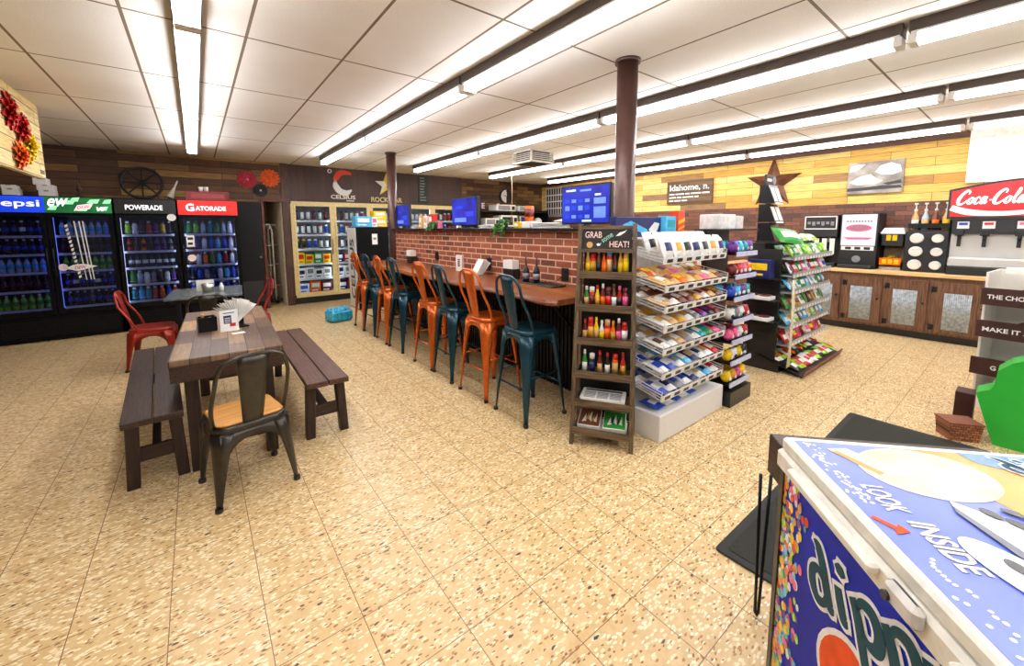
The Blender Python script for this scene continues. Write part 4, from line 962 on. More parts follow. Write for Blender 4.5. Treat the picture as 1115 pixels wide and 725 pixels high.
mb.prism([(-.115+.009*math.cos(q*PI/4),-.04+.009*math.sin(q*PI/4)) for q in range(8)],.002,2,TT)
mb.prism([(-.07,-.035),(-.055,-.028),(-.045,-.034),(-.035,-.024),(-.045,-.046),(-.062,-.048)],.0012,1,TT)
mb.prism([(.06,.02),(.085,.045),(.12,.055),(.135,.065),(.12,.045),(.09,.025)],.0012,1,TT)
mb.build('chalk_drawing',[C('tan'),WPAPER,C('gold')],cb_)
def rackpos(lx,ly,z):
    c_,s_=math.cos(ang),math.sin(ang); return (2.133+lx*c_-ly*s_,1.746+lx*s_+ly*c_,z)
def spice(body,lab,cap,h,kind):
    key=('s',body,lab,cap,h,kind)
    if key not in _bm:
        mb=MB(); r=.0172
        if kind==0: mb.lathe([(.001,0),(r,.002),(r,h*.55),(r*.5,h*.74),(r*.42,h*.84)],10,0).lathe([(r+.0008,h*.12),(r+.0008,h*.48)],10,1).lathe([(r*.55,h*.82),(r*.5,h),(.001,h+.001)],10,2)
        else: mb.lathe([(.001,0),(r*1.15,.002),(r*1.15,h*.7),(r*.9,h*.76)],10,0).lathe([(r*1.19,h*.15),(r*1.19,h*.6)],10,1).lathe([(r*1.05,h*.74),(r*1.05,h*.97),(.001,h)],10,2)
        _bm[key]=mb.mesh('sauce_bottle',[C(body,.25),C(lab),C(cap)])
    return _bm[key]
PALS=[[('gold','yellow','white'),('red','white','red'),('brown','black','white'),('orange','orange','red'),('red','white','sky blue'),('maroon','black','black'),('gold','yellow','tan'),('yellow','yellow','tan')],
 [('green','white','white'),('red','maroon','white'),('yellow','gold','red'),('maroon','white','white'),('black','red','maroon'),('brown','white','brown'),('red','black','pink'),('maroon','pink','maroon')],
 [('maroon','white','red'),('red','gold','red'),('yellow','white','yellow'),('white','yellow','white'),('red','orange','tan'),('orange','white','gold'),('maroon','pink','white'),('red','white','red')],
 [('green','white','white'),('black','navy','white'),('maroon','white','red'),('black','white','red'),('orange','white','red'),('red','white','red')]]
for si in range(4):
    z=SHZ[si]; P=PALS[si]; n=len(P); w_=rw(z)-.04
    for k,(a,b,c_) in enumerate(P):
        b=('tan','gold','tan','orange')[k%4] if b=='white' and (k+si)%3 else b
        lx=-w_+2*w_*(k+.5)/n; 
        inst('sauce_bottle',spice(a,b,c_,R.choice((.15,.16,.17)) if si else (.165 if k%2 else .185),k%3%2),'%s sauce bottle with %s cap, %s from snack rack on %s shelf'%(a,c_,ORD[n-1-k],('top','second','third','fourth')[si]),'bottle',rackpos(lx,ry(z)+.035,z+.001),R.uniform(0,6),'sauce bottles on the wooden rack')
        if si<3 and k%2==0:
            pass
def newspaper(mb,w,d,n,T=None,mi=0):
    for k in range(n): mb.rbx(-w/2+R.uniform(0,.006),w/2-R.uniform(0,.006),-d/2,d/2,k*.006,k*.006+.005,.004,mi,T)
    z=n*.006
    mb.bx(-w*.42,w*.42,d*.28,d*.40,z-.001,z+.0004,1,T)
    for c_ in range(3):
        for r_ in range(5): mb.bx(-w*.42+c_*w*.29,-w*.42+c_*w*.29+w*.25,-d*.40+r_*d*.12,-d*.34+r_*d*.12,z-.001,z+.0004,2,T)
mb=MB(); newspaper(mb,.31,.19,7)
solo(mb,'newspaper_stack',[WPAPER,C('black'),C('grey')],'stack of newspapers on the second lowest shelf of wooden rack','newspapers',rackpos(.0,.115,.302),ang)
def magazine(c1_,c2_):
    mb=MB().rbx(-.078,.078,-.095,.095,0,.03,.004,0); mb.bx(-.073,.073,-.09,.09,.0295,.0305,1)
    for k in range(5): mb.prism([(-.05+.02*k,-.06+.02*(k%3)),(-.02+.018*k,-.05+.03*(k%2)),(-.03+.02*k,.03+.02*(k%3))],.0008,2 if k%2 else 0,None,.0304)
    return mb.mesh('magazine',[WPAPER,C(c1_),C(c2_)])
inst('magazine',magazine('brown','gold'),'brown and gold magazine pile on the lowest rack shelf, nearer the bar stools','magazines',rackpos(-.09,.11,.137),ang,None,(.22,0,ang))
inst('magazine',magazine('green','black'),'green and black magazine pile on the lowest rack shelf, nearer the snack rack','magazines',rackpos(.085,.11,.137),ang,None,(.22,0,ang+.04))
solo(MB().bx(-.17,.17,-.085,.095,0,.008),'shelf_liner',[WPAPER],'white paper liner on the lowest shelf of the wooden rack','paper',rackpos(0,.12,.101),ang)
solo(MB().lathe([(.001,0),(.018,.001),(.018,.05),(.008,.06),(.008,.07),(.001,.071)],8,0).bx(-.03,.03,-.012,.012,-.004,.0,1),'yellow_figure_jar',[C('yellow'),C('black')],'small yellow jar on top edge of the wooden spice rack','jar',rackpos(.02,.225,1.545)) if False else None

# ================================================================== white snack rack
RX0,RX1,RY0,RY1=2.50,3.40,1.52,2.02
WIRE=pm('white_wire',(228,228,226),.4)
t=thing('snack_rack','white wire snack rack of sloping shelves standing on a white base','rack',((RX0+RX1)/2,RY0,0))
w=(RX1-RX0)/2
MB().rbx(-w,w+.05,0,.46,0,.20,.008).build('base_box',[WHT],t)
mb=MB()
for sx in (-w+.015,w-.015):
    for y in (.44,): mb.bx(sx-.012,sx+.012,y,y+.02,.2,1.44)
mb.bx(-w,w,.46,.47,.2,1.44); mb.build('back_frame',[WIRE],t)
TZ=(1.295,1.10,.955,.815,.655,.48,.32)
SLOPE=.20
for i,z in enumerate(TZ):
    y0=.0 if i else .02; D=.40
    sh=MB()
    T=FR((0,y0,z),(1,0,0),(0,1,SLOPE))
    for k in range(15): x=-w+.01+(2*w-.02)*k/14; sh.bx(x-.002,x+.002,0,D,-.003,.0,0,T)
    for k in range(5): sh.bx(-w,w,D*k/4-.002,D*k/4+.002,-.006,-.003,0,T)
    for sx in (-1,1):
        for hh in (0,.02,.04,.06): sh.bx(sx*w-.0025,sx*w+.0025,0,D,hh-.002,hh+.002,0,T)
        for k in range(3): sh.bx(sx*w-.0025,sx*w+.0025,D*k/2-.002,D*k/2+.002,0,.06,0,T)
    s_=sh.build('wire_shelf',[WIRE],t)
    MB().bx(-w,w,-.008,.0,-.012,.032,0,T).build('price_rail',[WHT],s_)
    for k in range(7): x=-w+.07+(2*w-.14)*k/6; MB().bx(x-.035,x+.035,-.0095,-.008,-.002,.022,0,T).build('price_tag',[BLK],s_)
def packet(nm,c1_,c2_,w,h,d,puff=True):
    """pillow packet lying on its back: length along y"""
    key=('p',c1_,c2_,w,h,d)
    if key not in _bx:
        mb=MB(); nx,ny=6,8; top=[];bot=[]
        for j in range(ny+1):
            for i in range(nx+1):
                u=-1+2*i/nx; v=-1+2*j/ny; b=(1-abs(u)**2.4)*(1-abs(v)**3)
                top.append((u*w/2,v*h/2,d/2+d/2*b)); bot.append((u*w/2,v*h/2,d/2-d/2*b*.9))
        n=(nx+1)*(ny+1); 
        for j in range(ny):
            for i in range(nx):
                a=j*(nx+1)+i
                mi=1 if 2<=j<=4 and 1<=i<=4 else 0
                mb.add([top[a],top[a+1],top[a+nx+2],top[a+nx+1]],[(0,1,2,3)],mi,True)
                mb.add([bot[a],bot[a+1],bot[a+nx+2],bot[a+nx+1]],[(3,2,1,0)],0,True)
        _bx[key]=mb.mesh(nm,[C(c1_,.25),C(c2_,.4)])
    return _bx[key]
CX_=(RX0+RX1)/2
def on_tray(i,x,d,up=.0):
    y0=.0 if i else .02; return (x,RY0+y0+d,TZ[i]+SLOPE*d+.003+up)
TRN=('top','second','third','fourth','fifth','sixth','lowest')
# top shelf: standing white chip bags with black prints
for k in range(7):
    for r_ in range(2):
        x=RX0+.075+(RX1-RX0-.15)*k/6; cc=('white','black') if (k+r_)%3 else ('white','navy'); cc=cc if k%4!=1 else ('white','gold')
        p=on_tray(0,x,.07+.13*r_,.07)
        inst('chip_bag',packet('chip_bag',cc[0],cc[1],.122,.165,.08),'white chip bag with %s print standing %s along top shelf, %s row'%(cc[1],ORD[k],'front' if r_==0 else 'rear'),'chip bag',p,0,'packets on the white snack rack',(PI/2-.35+R.uniform(-.06,.06),R.uniform(-.1,.1),R.uniform(-.1,.1)))
TP=[None,[('gold','white'),('tan','brown'),('orange','yellow'),('tan','gold'),('gold','brown'),('pink','tan'),('tan','white'),('brown','tan')],
 [('tan','white'),('white','brown'),('brown','white'),('maroon','white'),('gold','brown'),('white','maroon'),('tan','maroon'),('brown','gold')],
 [('white','tan'),('tan','white'),('gold','tan'),('white','gold'),('grey','white'),('purple','red'),('black','purple'),('maroon','pink')],
 [('white','brown'),('white','grey'),('tan','white'),('grey','tan'),('white','grey'),('teal','white'),('green','teal'),('pink','maroon')],
 [('white','blue'),('blue','white'),('white','grey'),('sky blue','white'),('navy','tan'),('white','navy'),('white','tan'),('red','white')],
 [('blue','white'),('white','navy'),('grey','blue'),('white','blue'),('navy','white'),('white','tan'),('sky blue','navy'),('white','red')]]
TLT=math.atan(SLOPE)
for i in range(1,7):
    for k in range(8):
        for r_ in range(2):
            a,b=TP[i][(k+r_)%8] if r_ else TP[i][k]
            x=RX0+.072+(RX1-RX0-.144)*k/7
            inst('snack_packet',packet('snack_packet',a,b,.104,.175,.055 if i>2 else .065),'%s snack packet with %s label, %s along %s shelf of white rack, %s row'%(a,b,ORD[k],TRN[i],'front' if r_==0 else 'rear'),'snack',on_tray(i,x,.10+.19*r_,.0),0,'packets on the white snack rack',(TLT,0,R.uniform(-.03,.03)))
for k in range(5):
    inst('snack_packet',packet('snack_packet',('blue','white')[k%2],('white','navy')[k%2],.11,.17,.05),'%s snack packet lying %s along top of the white rack base'%(('blue','white')[k%2],ORD[k]),'snack',(RX0+.10+.11*k,RY0+.13,.203),0,'packets on the white snack rack',(0,0,R.uniform(-.2,.2)))
# display boxes standing on top, at the rear
solo(MB().rbx(-.30,.30,-.03,.03,0,.16,.006,0).prism([(-.22,.10),(-.12,.13),(.10,.06),(.12,.02),(-.1,.06),(-.2,.03)],.002,1,FY(0,-.031,0)).prism([(.12,.06),(.2,.12),(.27,.11),(.24,.05),(.15,.03)],.002,2,FY(0,-.031,0)),'cookie_header_box',[C('navy'),C('sky blue'),WHT,C('black')],'long blue cookie carton behind the white bags on the snack rack top','carton',(2.80,1.97,1.455))
inst('teal_carton',box_mesh('sky blue','teal',.155,.17,.08,'teal_carton'),'light teal carton standing at rear of the snack rack top','carton',(3.17,1.93,1.455))
mb=MB(); mb.rbx(-.055,.055,-.04,.04,0,.22,.006,0); mb.prism([(-.05,.10),(.05,.13),(.05,.16),(-.05,.13)],.0015,1,FY(0,-.041,0)); mb.prism([(-.05,.05),(.05,.08),(.05,.095),(-.05,.065)],.0015,1,FY(0,-.041,0)); 
solo(mb,'orange_candy_box',[pm('candy_box_red_orange',(226,66,20),.4),C('yellow')],'tall red orange candy carton with yellow stripe on snack rack','carton',(3.33,1.93,1.455))
solo(MB().bx(-.46,.46,-.10,.10,0,.012),'top_board',[WIRE],'white board across the rear top of the white snack rack','board',(2.95,1.96,1.443))

# ================================================================== black candy tower next to the snack rack
t=thing('plush_tower','narrow black shelf tower of round soft toys beside the white snack rack','display stand',(3.68,1.47,0))
MB().bx(-.20,.20,.0,.40,0,.13).build('base',[BLK],t); MB().bx(-.20,.20,.26,.30,.13,1.5).build('back_panel',[BLK],t)
GZ_=(1.31,1.12,.93,.74,.56,.38,.19)
for z in GZ_:
    s_=MB().bx(-.19,.19,.02,.26,z-.012,z).build('shelf',[BLKM],t); MB().bx(-.19,.19,.008,.02,z-.02,z+.018).build('price_rail',[pm('rail_lilac',(196,200,230),.4)],s_)
BC=[('purple','sky blue','teal','purple'),('maroon','red','pink','orange'),('blue','sky blue','purple','teal'),('white','grey','white','red'),('pink','pink','white','red'),('yellow','white','yellow','black'),('yellow','gold','pink','yellow')]
_pl={}
def plush(c1_,c2_):
    if (c1_,c2_) not in _pl:
        mb=MB().ball((0,0,.0535),.0455,0,10,7,1,1,1.15).ball((-.026,-.01,.088),.017,0,6,4).ball((.026,-.01,.088),.017,0,6,4).ball((0,-.04,.04),.018,1,8,5,1,.5,1)
        _pl[(c1_,c2_)]=mb.mesh('round_plush',[C(c1_,.8),C(c2_,.8)])
    return _pl[(c1_,c2_)]
for i,z in enumerate(GZ_):
    for k in range(4):
        for r_ in range(2):
            if r_ and i%2: continue
            c_=BC[i][(k+r_)%4]
            inst('round_plush',plush(c_,'white' if c_!='white' else 'black'),'%s round plush toy, %s from white rack on %s tower shelf, %s row'%(c_,ORD[k],TRN[i],'rear' if r_ else 'front'),'plush toy',(3.68-.138+.092*k,1.47+.075+.105*r_,z+.001),R.uniform(-.5,.5),'round plush toys on the black tower')
for x,w_,h_,l_ in ((3.62,.22,.125,'large white carton with faint print standing on top of black tower'),(3.87,.2,.115,'shorter white carton next to larger one on the black tower top')):
    inst('white_display_carton',box_mesh('white','white',w_,h_,.2,'white_display_carton'),l_,'carton',(x,1.72 if x<3.7 else 1.74,1.515),-.1 if x<3.7 else .15,'white cartons on the black tower')
solo(MB().bx(-.22,.40,-.14,.14,0,.015),'top_board',[BLK],'black board lying across top of the plush toy tower','board',(3.68,1.70,1.50))
# orange snack shelf further back
t=thing('candy_shelf','black gondola shelf of orange snack bags behind the plush tower','shelf',(4.55,2.55,0))
MB().bx(-.55,.55,0,.35,0,.12).bx(-.55,.55,.30,.35,.12,1.45).build('frame',[BLK],t)
for z in (1.25,1.0,.75,.5,.25): MB().bx(-.55,.55,.02,.3,z-.015,z).build('shelf',[BLKM],t)
k=0
for si,z in enumerate((1.25,1.0,.75,.5,.25)):
    for j in range(6):
        c_=R.choice((('orange','yellow'),('red','orange'),('orange','white'),('maroon','orange')))
        inst('snack_bag',packet('snack_bag',c_[0],c_[1],.15,.19,.06),'%s bag, %s along %s shelf of the gondola behind plush tower'%(c_[0],ORD[j],TRN[si]),'snack bag',(4.55-.45+.18*j,2.63,z+.095),0,'bags on the rear gondola',(PI/2-.1,0,0))

# ================================================================== black peg display
t=thing('candy_display','black candy display with six stepped trays and shelves on its end','display stand',(5.36,1.90,0))
MB().bx(-.63,.63,-.16,.0,0,1.36).bx(-.63,.63,-.36,-.16,0,.09).bx(-.63,-.60,-.32,-.16,.09,1.3).build('frame',[pm('display_black',(14,14,15),.5)],t)
PT=((1.205,-.02),(1.03,-.0),(.855,.0),(.665,.0),(.49,.0),(.30,.0))
TRAYW=pm('clear_tray_grey',(150,156,160),.3)
for i,(z,_) in enumerate(PT):
    s_=MB().bx(-.60,.63,-.42,-.16,z-.012,z).build('tray',[TRAYW],t)
    MB().bx(-.60,.63,-.43,-.42,z-.02,z+.035).build('tray_lip',[pm('lip_silver',(170,172,174),.3,.4)],s_)
    for k in range(14): x=-.57+1.18*k/13; MB().bx(x-.025,x+.025,-.4325,-.43,z-.018,z+.012).build('price_tag',[WHT],s_)
T0=FR((0,-.36,.10),(1,0,0),(0,1,.35))
MB().bx(-.63,.66,-.22,.2,-.015,0,0,T0).bx(-.63,.66,-.225,-.215,-.015,.05,1,T0).build('bottom_bin',[BLK,C('maroon')],t)
PC=[[('lime','white'),('green','white'),('white','lime'),('green','lime')],[('white','blue'),('red','white'),('green','white'),('pink','white')],[('sky blue','white'),('white','sky blue'),('white','teal'),('green','white')],[('green','brown'),('brown','tan'),('gold','brown'),('white','green')],[('sky blue','white'),('white','yellow'),('lime','white'),('grey','white')],[('red','white'),('white','pink'),('red','yellow'),('pink','red')]]
for i,(z,_) in enumerate(PT):
    for k in range(9):
        for r_ in range(2):
            a,b=PC[i][(k+r_)%4]
            inst('candy_bag',packet('candy_bag',a,b,.115,.13,.035),'%s candy bag with %s label, %s along %s tray of black display, %s row'%(a,b,ORD[k],TRN[i],'front' if r_==0 else 'rear'),'candy',(5.36-.53+.135*k,1.90-.345+.105*r_,z+.067),0,'candy bags on the black display',(PI/3+R.uniform(-.15,.15),0,R.uniform(-.2,.2)))
for k in range(10):
    for r_ in range(2):
        a,b=R.choice([('red','white'),('lime','red'),('white','red'),('orange','black'),('black','white'),('green','yellow')]); d=-.10+.17*r_
        inst('candy_bag',packet('candy_bag',a,b,.12,.15,.05),'%s candy bag with %s label, %s along sloping floor bin of display, %s row'%(a,b,ORD[k],'front' if r_==0 else 'rear'),'candy',(5.36-.56+.125*k,1.54+d,.105+.35*d),0,'candy bags on the black display',(.34,0,R.uniform(-.4,.4)))
# top of the display
inst('big_candy_pouch',packet('big_candy_pouch','green','white',.30,.22,.09),'big green candy pouch at the end corner on top of black display','candy',(4.86,1.60,1.40),0,'pouches on top of the black display',(.75,.12,-.5))
for k in range(6):
    c_=('green','lime','green','lime','white','lime')[k]
    inst('candy_pouch',packet('candy_pouch',c_,'white',.15,.16,.06),'%s candy pouch, %s from the plush tower on top of black display'%(c_,ORD[k]),'candy',(5.14+.165*k,1.715,1.375),0,'pouches on top of the black display',(.45,.0,R.uniform(-.3,.3)))
for k in range(4):
    inst('white_plush',plush('white','black'),'white round plush with dark face, %s from plush tower on top of black display'%ORD[k],'plush toy',(5.2+.2*k,1.85,1.37),R.uniform(-.4,.4),'white plush toys on the black display')
# end shelves with cartons, facing the aisle
for z in (1.0,.78,.56):
    MB().bx(-.82,-.63,-.34,-.02,z-.012,z).build('end_shelf',[BLKM],t)
inst('cracker_carton',box_mesh('navy','yellow',.22,.19,.12,'cracker_carton'),'navy and yellow cracker carton on topmost end shelf of black display','carton',(4.64,1.73,1.001),-PI/2,'cartons on the display end')
for z,l_ in ((.78,'middle'),(.56,'lowest')):
    mb=MB().rbx(-.13,.13,-.08,.08,0,.035,.005,0); mb.lathe([(.001,.03),(.05,.034),(.06,.05),(.001,.055)],10,1,(-.06,0,0)).lathe([(.001,.03),(.05,.034),(.06,.05),(.001,.055)],10,2,(.06,0,0))
    solo(mb,'bakery_tray',[WPAPER,C('brown'),C('maroon')],'white bakery tray of brown pastries on %s end shelf of black display'%l_,'tray',(4.63,1.73,z+.001),-PI/2,'trays on the display end')
# white hanging clip strips
mb=MB()
for k in range(6):
    a_=R.uniform(-.02,.02); mb.tube([(a_,0,0),(a_+R.uniform(-.02,.02),-.01,-.25),(a_+R.uniform(-.03,.03),-.01,-.55),(a_+R.uniform(-.04,.04),-.0,-.90)],.0055,5)
solo(mb,'cord_bundle',[pm('cream_cord',(226,216,184),.7)],'bundle of cream hanging cords at the corner of the black display','cords',(4.68,1.44,1.0))
# rotating black accessory tower on top
t=thing('accessory_stand','black stepped accessory stand with white cards towering on the black display','display stand',(4.92,1.76,1.36))
MB().bx(-.13,.13,-.09,.10,0,.02).build('base',[BLK],t)
mb=MB()
for z,d in ((.02,0),(.22,.015),(.42,.03)): mb.loft([[(-.12,-.09+d,z),(.12,-.09+d,z),(.12,.09,z),(-.12,.09,z)],[(-.12,-.02+d,z+.19),(.12,-.02+d,z+.19),(.12,.09,z+.19),(-.12,.09,z+.19)]],0,False)
mb.build('stepped_body',[BLKM],t)
mb=MB()
for z,d in ((.22,.015),(.42,.03)):
    T=FR((0,-.09+d-.003,z),(1,0,0),(0,.07,.19))
    for sx in (-.06,.06): mb.bx(sx-.048,sx+.048,.08,.85,-.001,.003,0,T)
    mb.bx(-.1,.1,-.06,.02,-.001,.003,0,T)
mb.build('white_card',[WPAPER],t)
MB().bx(-.12,.12,.03,.05,.60,.72).build('header_board',[BLK],t)
MB().cyl((.075,.022,.665),.045,.01,16,0,'y').build('header_disc',[C('grey')],t); MB().bx(-.10,.02,.026,.03,.65,.68).build('header_print',[WHT],t)
# ================================================================== drinks counter on the star wall
FXC=7.62
t=thing('drinks_counter','long reclaimed-wood drinks counter with galvanized door panels along the star wall','counter',(0,0,0))
CW=wood('reclaimed_counter_wood',(72,46,32),(118,82,56),'z'); CWY=wood('counter_edge_wood',(206,162,104),(236,200,146),'y')
MB().bx(FXC,8.29,-1.4,3.4,.10,.855).build('carcass',[CW],t)
MB().bx(FXC+.06,8.29,-1.4,3.4,0,.10).build('toe_kick',[BLK],t)
MB().rbx(FXC-.05,8.295,-1.42,3.42,.855,.90,.008).build('worktop',[CWY],t)
GALV=pm('galvanized_sheet',(150,160,168),.35,.6,c2=(196,206,212),scale=30); HING=pm('black_strap_hinge',(20,18,18),.5,.4)
y=2.20
DOORS=[(2.06,1.76,0),(1.71,1.27,1),(1.24,.81,1),(.78,.28,1),(.24,-.25,1),(-.28,-.77,1),(2.55,2.10,1),(3.04,2.59,1)]
DOORS=[(2.16,1.74,1),(1.71,1.27,1),(1.24,.81,1),(.78,.29,1),(.25,-.24,1),(-.28,-.77,1),(2.63,2.19,1),(3.1,2.66,1)]
for a,b,g in DOORS:
    d=MB().bx(FXC-.022,FXC,b,a,.13,.80).build('door',[CW],t)
    m=(a+b)/2; 
    mb=MB(); mb.bx(FXC-.027,FXC-.021,m-.12,m+.12,.18,.66)
    for k in range(13): mb.cyl((FXC-.027,m-.115+.0192*k,.18),.006,.48,6,0,'z')
    mb.build('metal_panel',[GALV],d)
    for z in (.20,.70):
        yy=a-.035; MB().bx(FXC-.03,FXC-.021,yy-.022,yy+.022,z-.035,z+.035).cyl((FXC-.03,yy+.022,z-.04),.010,.08,8,0,'z').build('hinge',[HING],d)
    MB().cyl((FXC-.05,b+.035,.5),.014,.03,10,0,'x').build('knob',[HING],d)
CT=.90
def box_app(t,y0,y1,x0,x1,z0,z1,m,name,r=.012): return MB().rbx(x0,x1,y0,y1,z0,z1,r).build(name,[m],t)
# tall black coffee machine with framed panel
t=thing('coffee_machine','black coffee machine with white-framed top panel, next to candy display','machine',(7.95,2.08,CT))
box_app(t,-.22,.22,.0,.30,0,.80,BLK,'body'); box_app(t,-.22,.22,-.22,0,0,.06,BLK,'drip_tray'); box_app(t,-.22,.22,-.2,0,.46,.80,BLK,'head')
mb=MB()
for (a,b,c,d) in ((-.21,.21,.77,.785),(-.21,.21,.58,.595),(-.21,-.195,.58,.785),(.195,.21,.58,.785)): mb.bx(-.206,-.2,a,b,c,d)
mb.build('panel_frame',[WHT],t)
mb=MB()
for k in range(6): mb.bx(-.204,-.2,-.17+.06*k,-.13+.06*k,.64+.02*(k%2),.70,0)
mb.build('button',[C('grey')],t)
for s_ in (-.1,.1): MB().cyl((-.10,s_,.38),.02,.08,10).build('spout',[CHROME],t)
MB().lathe([(.001,.06),(.05,.062),(.075,.14),(.05,.24),(.055,.25),(.001,.251)],14,0,(-.1,0,0)).build('coffee_pot',[C('maroon',.2)],t)
mb=MB()
for k in range(3): mb.bx(-.215,-.21,-.2+.1*k,-.14+.1*k,.2,.44)
mb.build('side_label',[WHT],t)
# cappuccino machine with poster
t=thing('cappuccino_machine','black cappuccino machine with large pale cup poster on its door','machine',(7.95,1.62,CT))
box_app(t,-.225,.225,-.15,.30,0,.82,BLK,'body')
ps=MB().bx(-.157,-.15,-.20,.20,.34,.80).build('poster',[pm('poster_pale_blue',(214,226,238),.35,c2=(238,240,246),scale=3)],t)
mb=MB().prism([(.15*math.cos(2*PI*k/20),.055*math.sin(2*PI*k/20)+.6) for k in range(20)],.001,1,FX(-.158,0,0)).prism([(-.13,.585),(.13,.585),(.08,.47),(-.08,.47)],.001,0,FX(-.1575,0,0)).prism([(.12*math.cos(2*PI*k/16),.04*math.sin(2*PI*k/16)+.605) for k in range(16)],.001,2,FX(-.16,0,0)).prism([(-.17,.46),(.17,.46),(.12,.43),(-.12,.43)],.001,1,FX(-.158,0,0))

for k in range(9): mb.bx(-.1595,-.1585,-.15+.034*k,-.13+.034*k,.685,.715,3)
mb.build('poster_print',[WHT,C('pink'),pm('mauve_print',(150,104,120),.5),C('grey')],ps)
MB().bx(-.158,-.15,-.19,.19,.27,.33).build('selector_strip',[WHT],t)
mb=MB()
for k in range(3): mb.bx(-.16,-.157,-.15+.11*k,-.08+.11*k,.28,.32)
mb.build('button',[BLK],t)
MB().cyl((-.17,.0,.14),.05,.02,20,0,'x').build('round_badge',[C('grey')],t); box_app(t,-.2,.2,-.26,-.15,0,.05,BLK,'drip_tray')
# snack warmer / straw holder
t=thing('topping_dispenser','small glass-sided food warmer with white top and orange sign on the counter','dispenser',(7.95,1.25,CT))
box_app(t,-.12,.12,-.1,.2,0,.05,CHROME,'base'); box_app(t,-.12,.12,-.08,.2,.34,.52,C('black'),'upper_case'); MB().loft([[(-.12,-.13,.52),(.22,-.13,.52),(.22,.13,.52),(-.12,.13,.52)],[(-.05,-.10,.60),(.2,-.10,.60),(.2,.10,.60),(-.05,.10,.60)]],0,False).build('white_top',[WHT],t)
MB().bx(-.105,-.1,-.12,.12,.06,.34).build('glass_pane',[GLASS],t); MB().bx(.19,.2,-.12,.12,.05,.34).build('back_wall',[C('tan')],t)
MB().bx(-.112,-.106,-.115,.115,.07,.17).build('front_sign',[C('orange')],t)
mb=MB()
for k in range(3): mb.bx(-.113,-.112,-.09+.065*k,-.045+.065*k,.09,.15,0)
mb.bx(-.085,-.08,-.05,.0,.42,.5,0).bx(-.085,-.08,.015,.065,.42,.5,0)
mb.build('sign_mark',[C('yellow')],t)
mb=MB()
for k in range(14): mb.ball((R.uniform(-.06,.12),R.uniform(-.09,.09),.07+R.uniform(0,.13)),R.uniform(.03,.045),k%3,7,5)
mb.build('snack_filling',[C('gold'),C('yellow'),C('red')],t)
# lid organizer with white lids
t=thing('lid_organizer','black cup-lid organizer with white round lids on the counter','organizer',(7.90,.90,CT))
box_app(t,-.21,.21,-.1,.3,0,.55,BLK,'case')
for j,yy in enumerate((.09,-.11)):
    for i,z in enumerate((.10,.28,.46)):
        MB().cyl((-.112,yy,z-.03*j*0),.062,.012,18,0,'x',T=Matrix.Identity(4)).build('bay_ring',[pm('bay_grey',(60,60,64),.5)],t)
for j,yy in enumerate((.09,-.11)):
    for i,z in enumerate((.10,.28,.46)):
        mb=MB(); rr=.070 if j==0 else .058
        for k in range(4): mb.cyl((-.118-.012*k,0,0),rr-.003*k,.010,18,0,'x')
        mb.tube([(-.165,-.04,.03),(-.175,0,.045),(-.165,.04,.03)],.008,6)
        inst('cup_lid_stack',mb.mesh('cup_lid_stack',[WHT]) if (j,i) in ((0,0),(1,0)) else LIDM[j],'white round lids in the %s bay of organizer, %s column'%(('bottom','middle','top')[i],'warmer-side' if j==0 else 'soda-side'),'lids',(7.90,.90+yy,CT+z),0,'lids in the organizer')
        if i==0:
            LIDM=globals().get('LIDM',{}); LIDM[j]=bpy.data.objects[-1].data if False else [o for o in bpy.data.objects if o.name.startswith('cup_lid_stack')][-1].data
# syrup bottles with pumps on a black rack above the organizer
t=thing('syrup_rack','black rack standing on the lid organizer, holding syrup bottles','rack',(7.98,.90,CT+.551))
box_app(t,-.20,.20,-.1,.12,0,.02,BLK,'base'); MB().bx(.1,.12,-.2,.2,.02,.15).bx(-.1,-.09,-.2,.2,.05,.11).build('rail',[BLKM],t)
SYR=MB().lathe([(.001,0),(.036,.002),(.036,.17),(.016,.23),(.014,.26)],12,0).lathe([(.0365,.05),(.0365,.14)],12,1).lathe([(.018,.26),(.018,.285),(.006,.29),(.006,.35),(.02,.352),(.02,.37),(.001,.372)],10,2).tube([(0,0,.36),(-.05,0,.36),(-.065,0,.345)],.006,6,2)
for k,(c_,l_) in enumerate((('tan','white'),('clear','tan'),('brown','orange'),('tan','yellow'))):
    inst('syrup_bottle',SYR.mesh('syrup_bottle',[C(c_,.15),C(l_),WHT]),'%s syrup bottle with white pump, %s from the cappuccino machine'%(c_,ORD[k]),'bottle',(7.98,1.05-.1*k,CT+.572),0,'syrup bottles on the organizer')
# soda fountain
t=thing('soda_fountain','stainless soda fountain with big arched red lettered sign','soda fountain',(7.80,.10,CT))
SS=pm('fountain_steel',(214,213,208),.3,.45,c2=(228,227,222),scale=3)
y1,y0=.58,-.75
MB().bx(.06,.48,y0,y1,.0,.70).build('back_cabinet',[SS],t)
MB().bx(-.12,.06,y0,y1,.0,.10).build('drip_tray',[BLK],t)
MB().rbx(-.05,.06,y0,y1,.10,.22,.02).build('lower_panel',[SS],t)
MB().bx(.0,.065,y0+.005,y1-.005,.52,.70).build('valve_panel',[BLK],t)
for k in range(6):
    yy=.50-.215*k-(.06 if k>1 else 0)
    v=MB().rbx(-.06,.0,yy-.04,yy+.04,.50,.58,.008).build('valve',[BLK],t); MB().lathe([(.012,.44),(.02,.50)],10,0,(-.03,yy,0)).bx(-.012,.0,yy-.018,yy+.018,.36,.50).build('nozzle',[BLK],v)
    MB().bx(-.003,.0,yy-.075,yy+.03,.59,.68,0).bx(-.006,-.003,yy-.06,yy+.015,.635,.665,1).build('brand_tile',[WHT,C(('blue','red','pink','grey','green','red')[k])],t)
sg=[( -.72+1.34*k/24, .715) for k in range(25)]; up=[(-.72+1.34*k/24, 1.09+.075*math.sin(PI*k/24)) for k in range(25)][::-1]
T=FX(-.03,0,0)
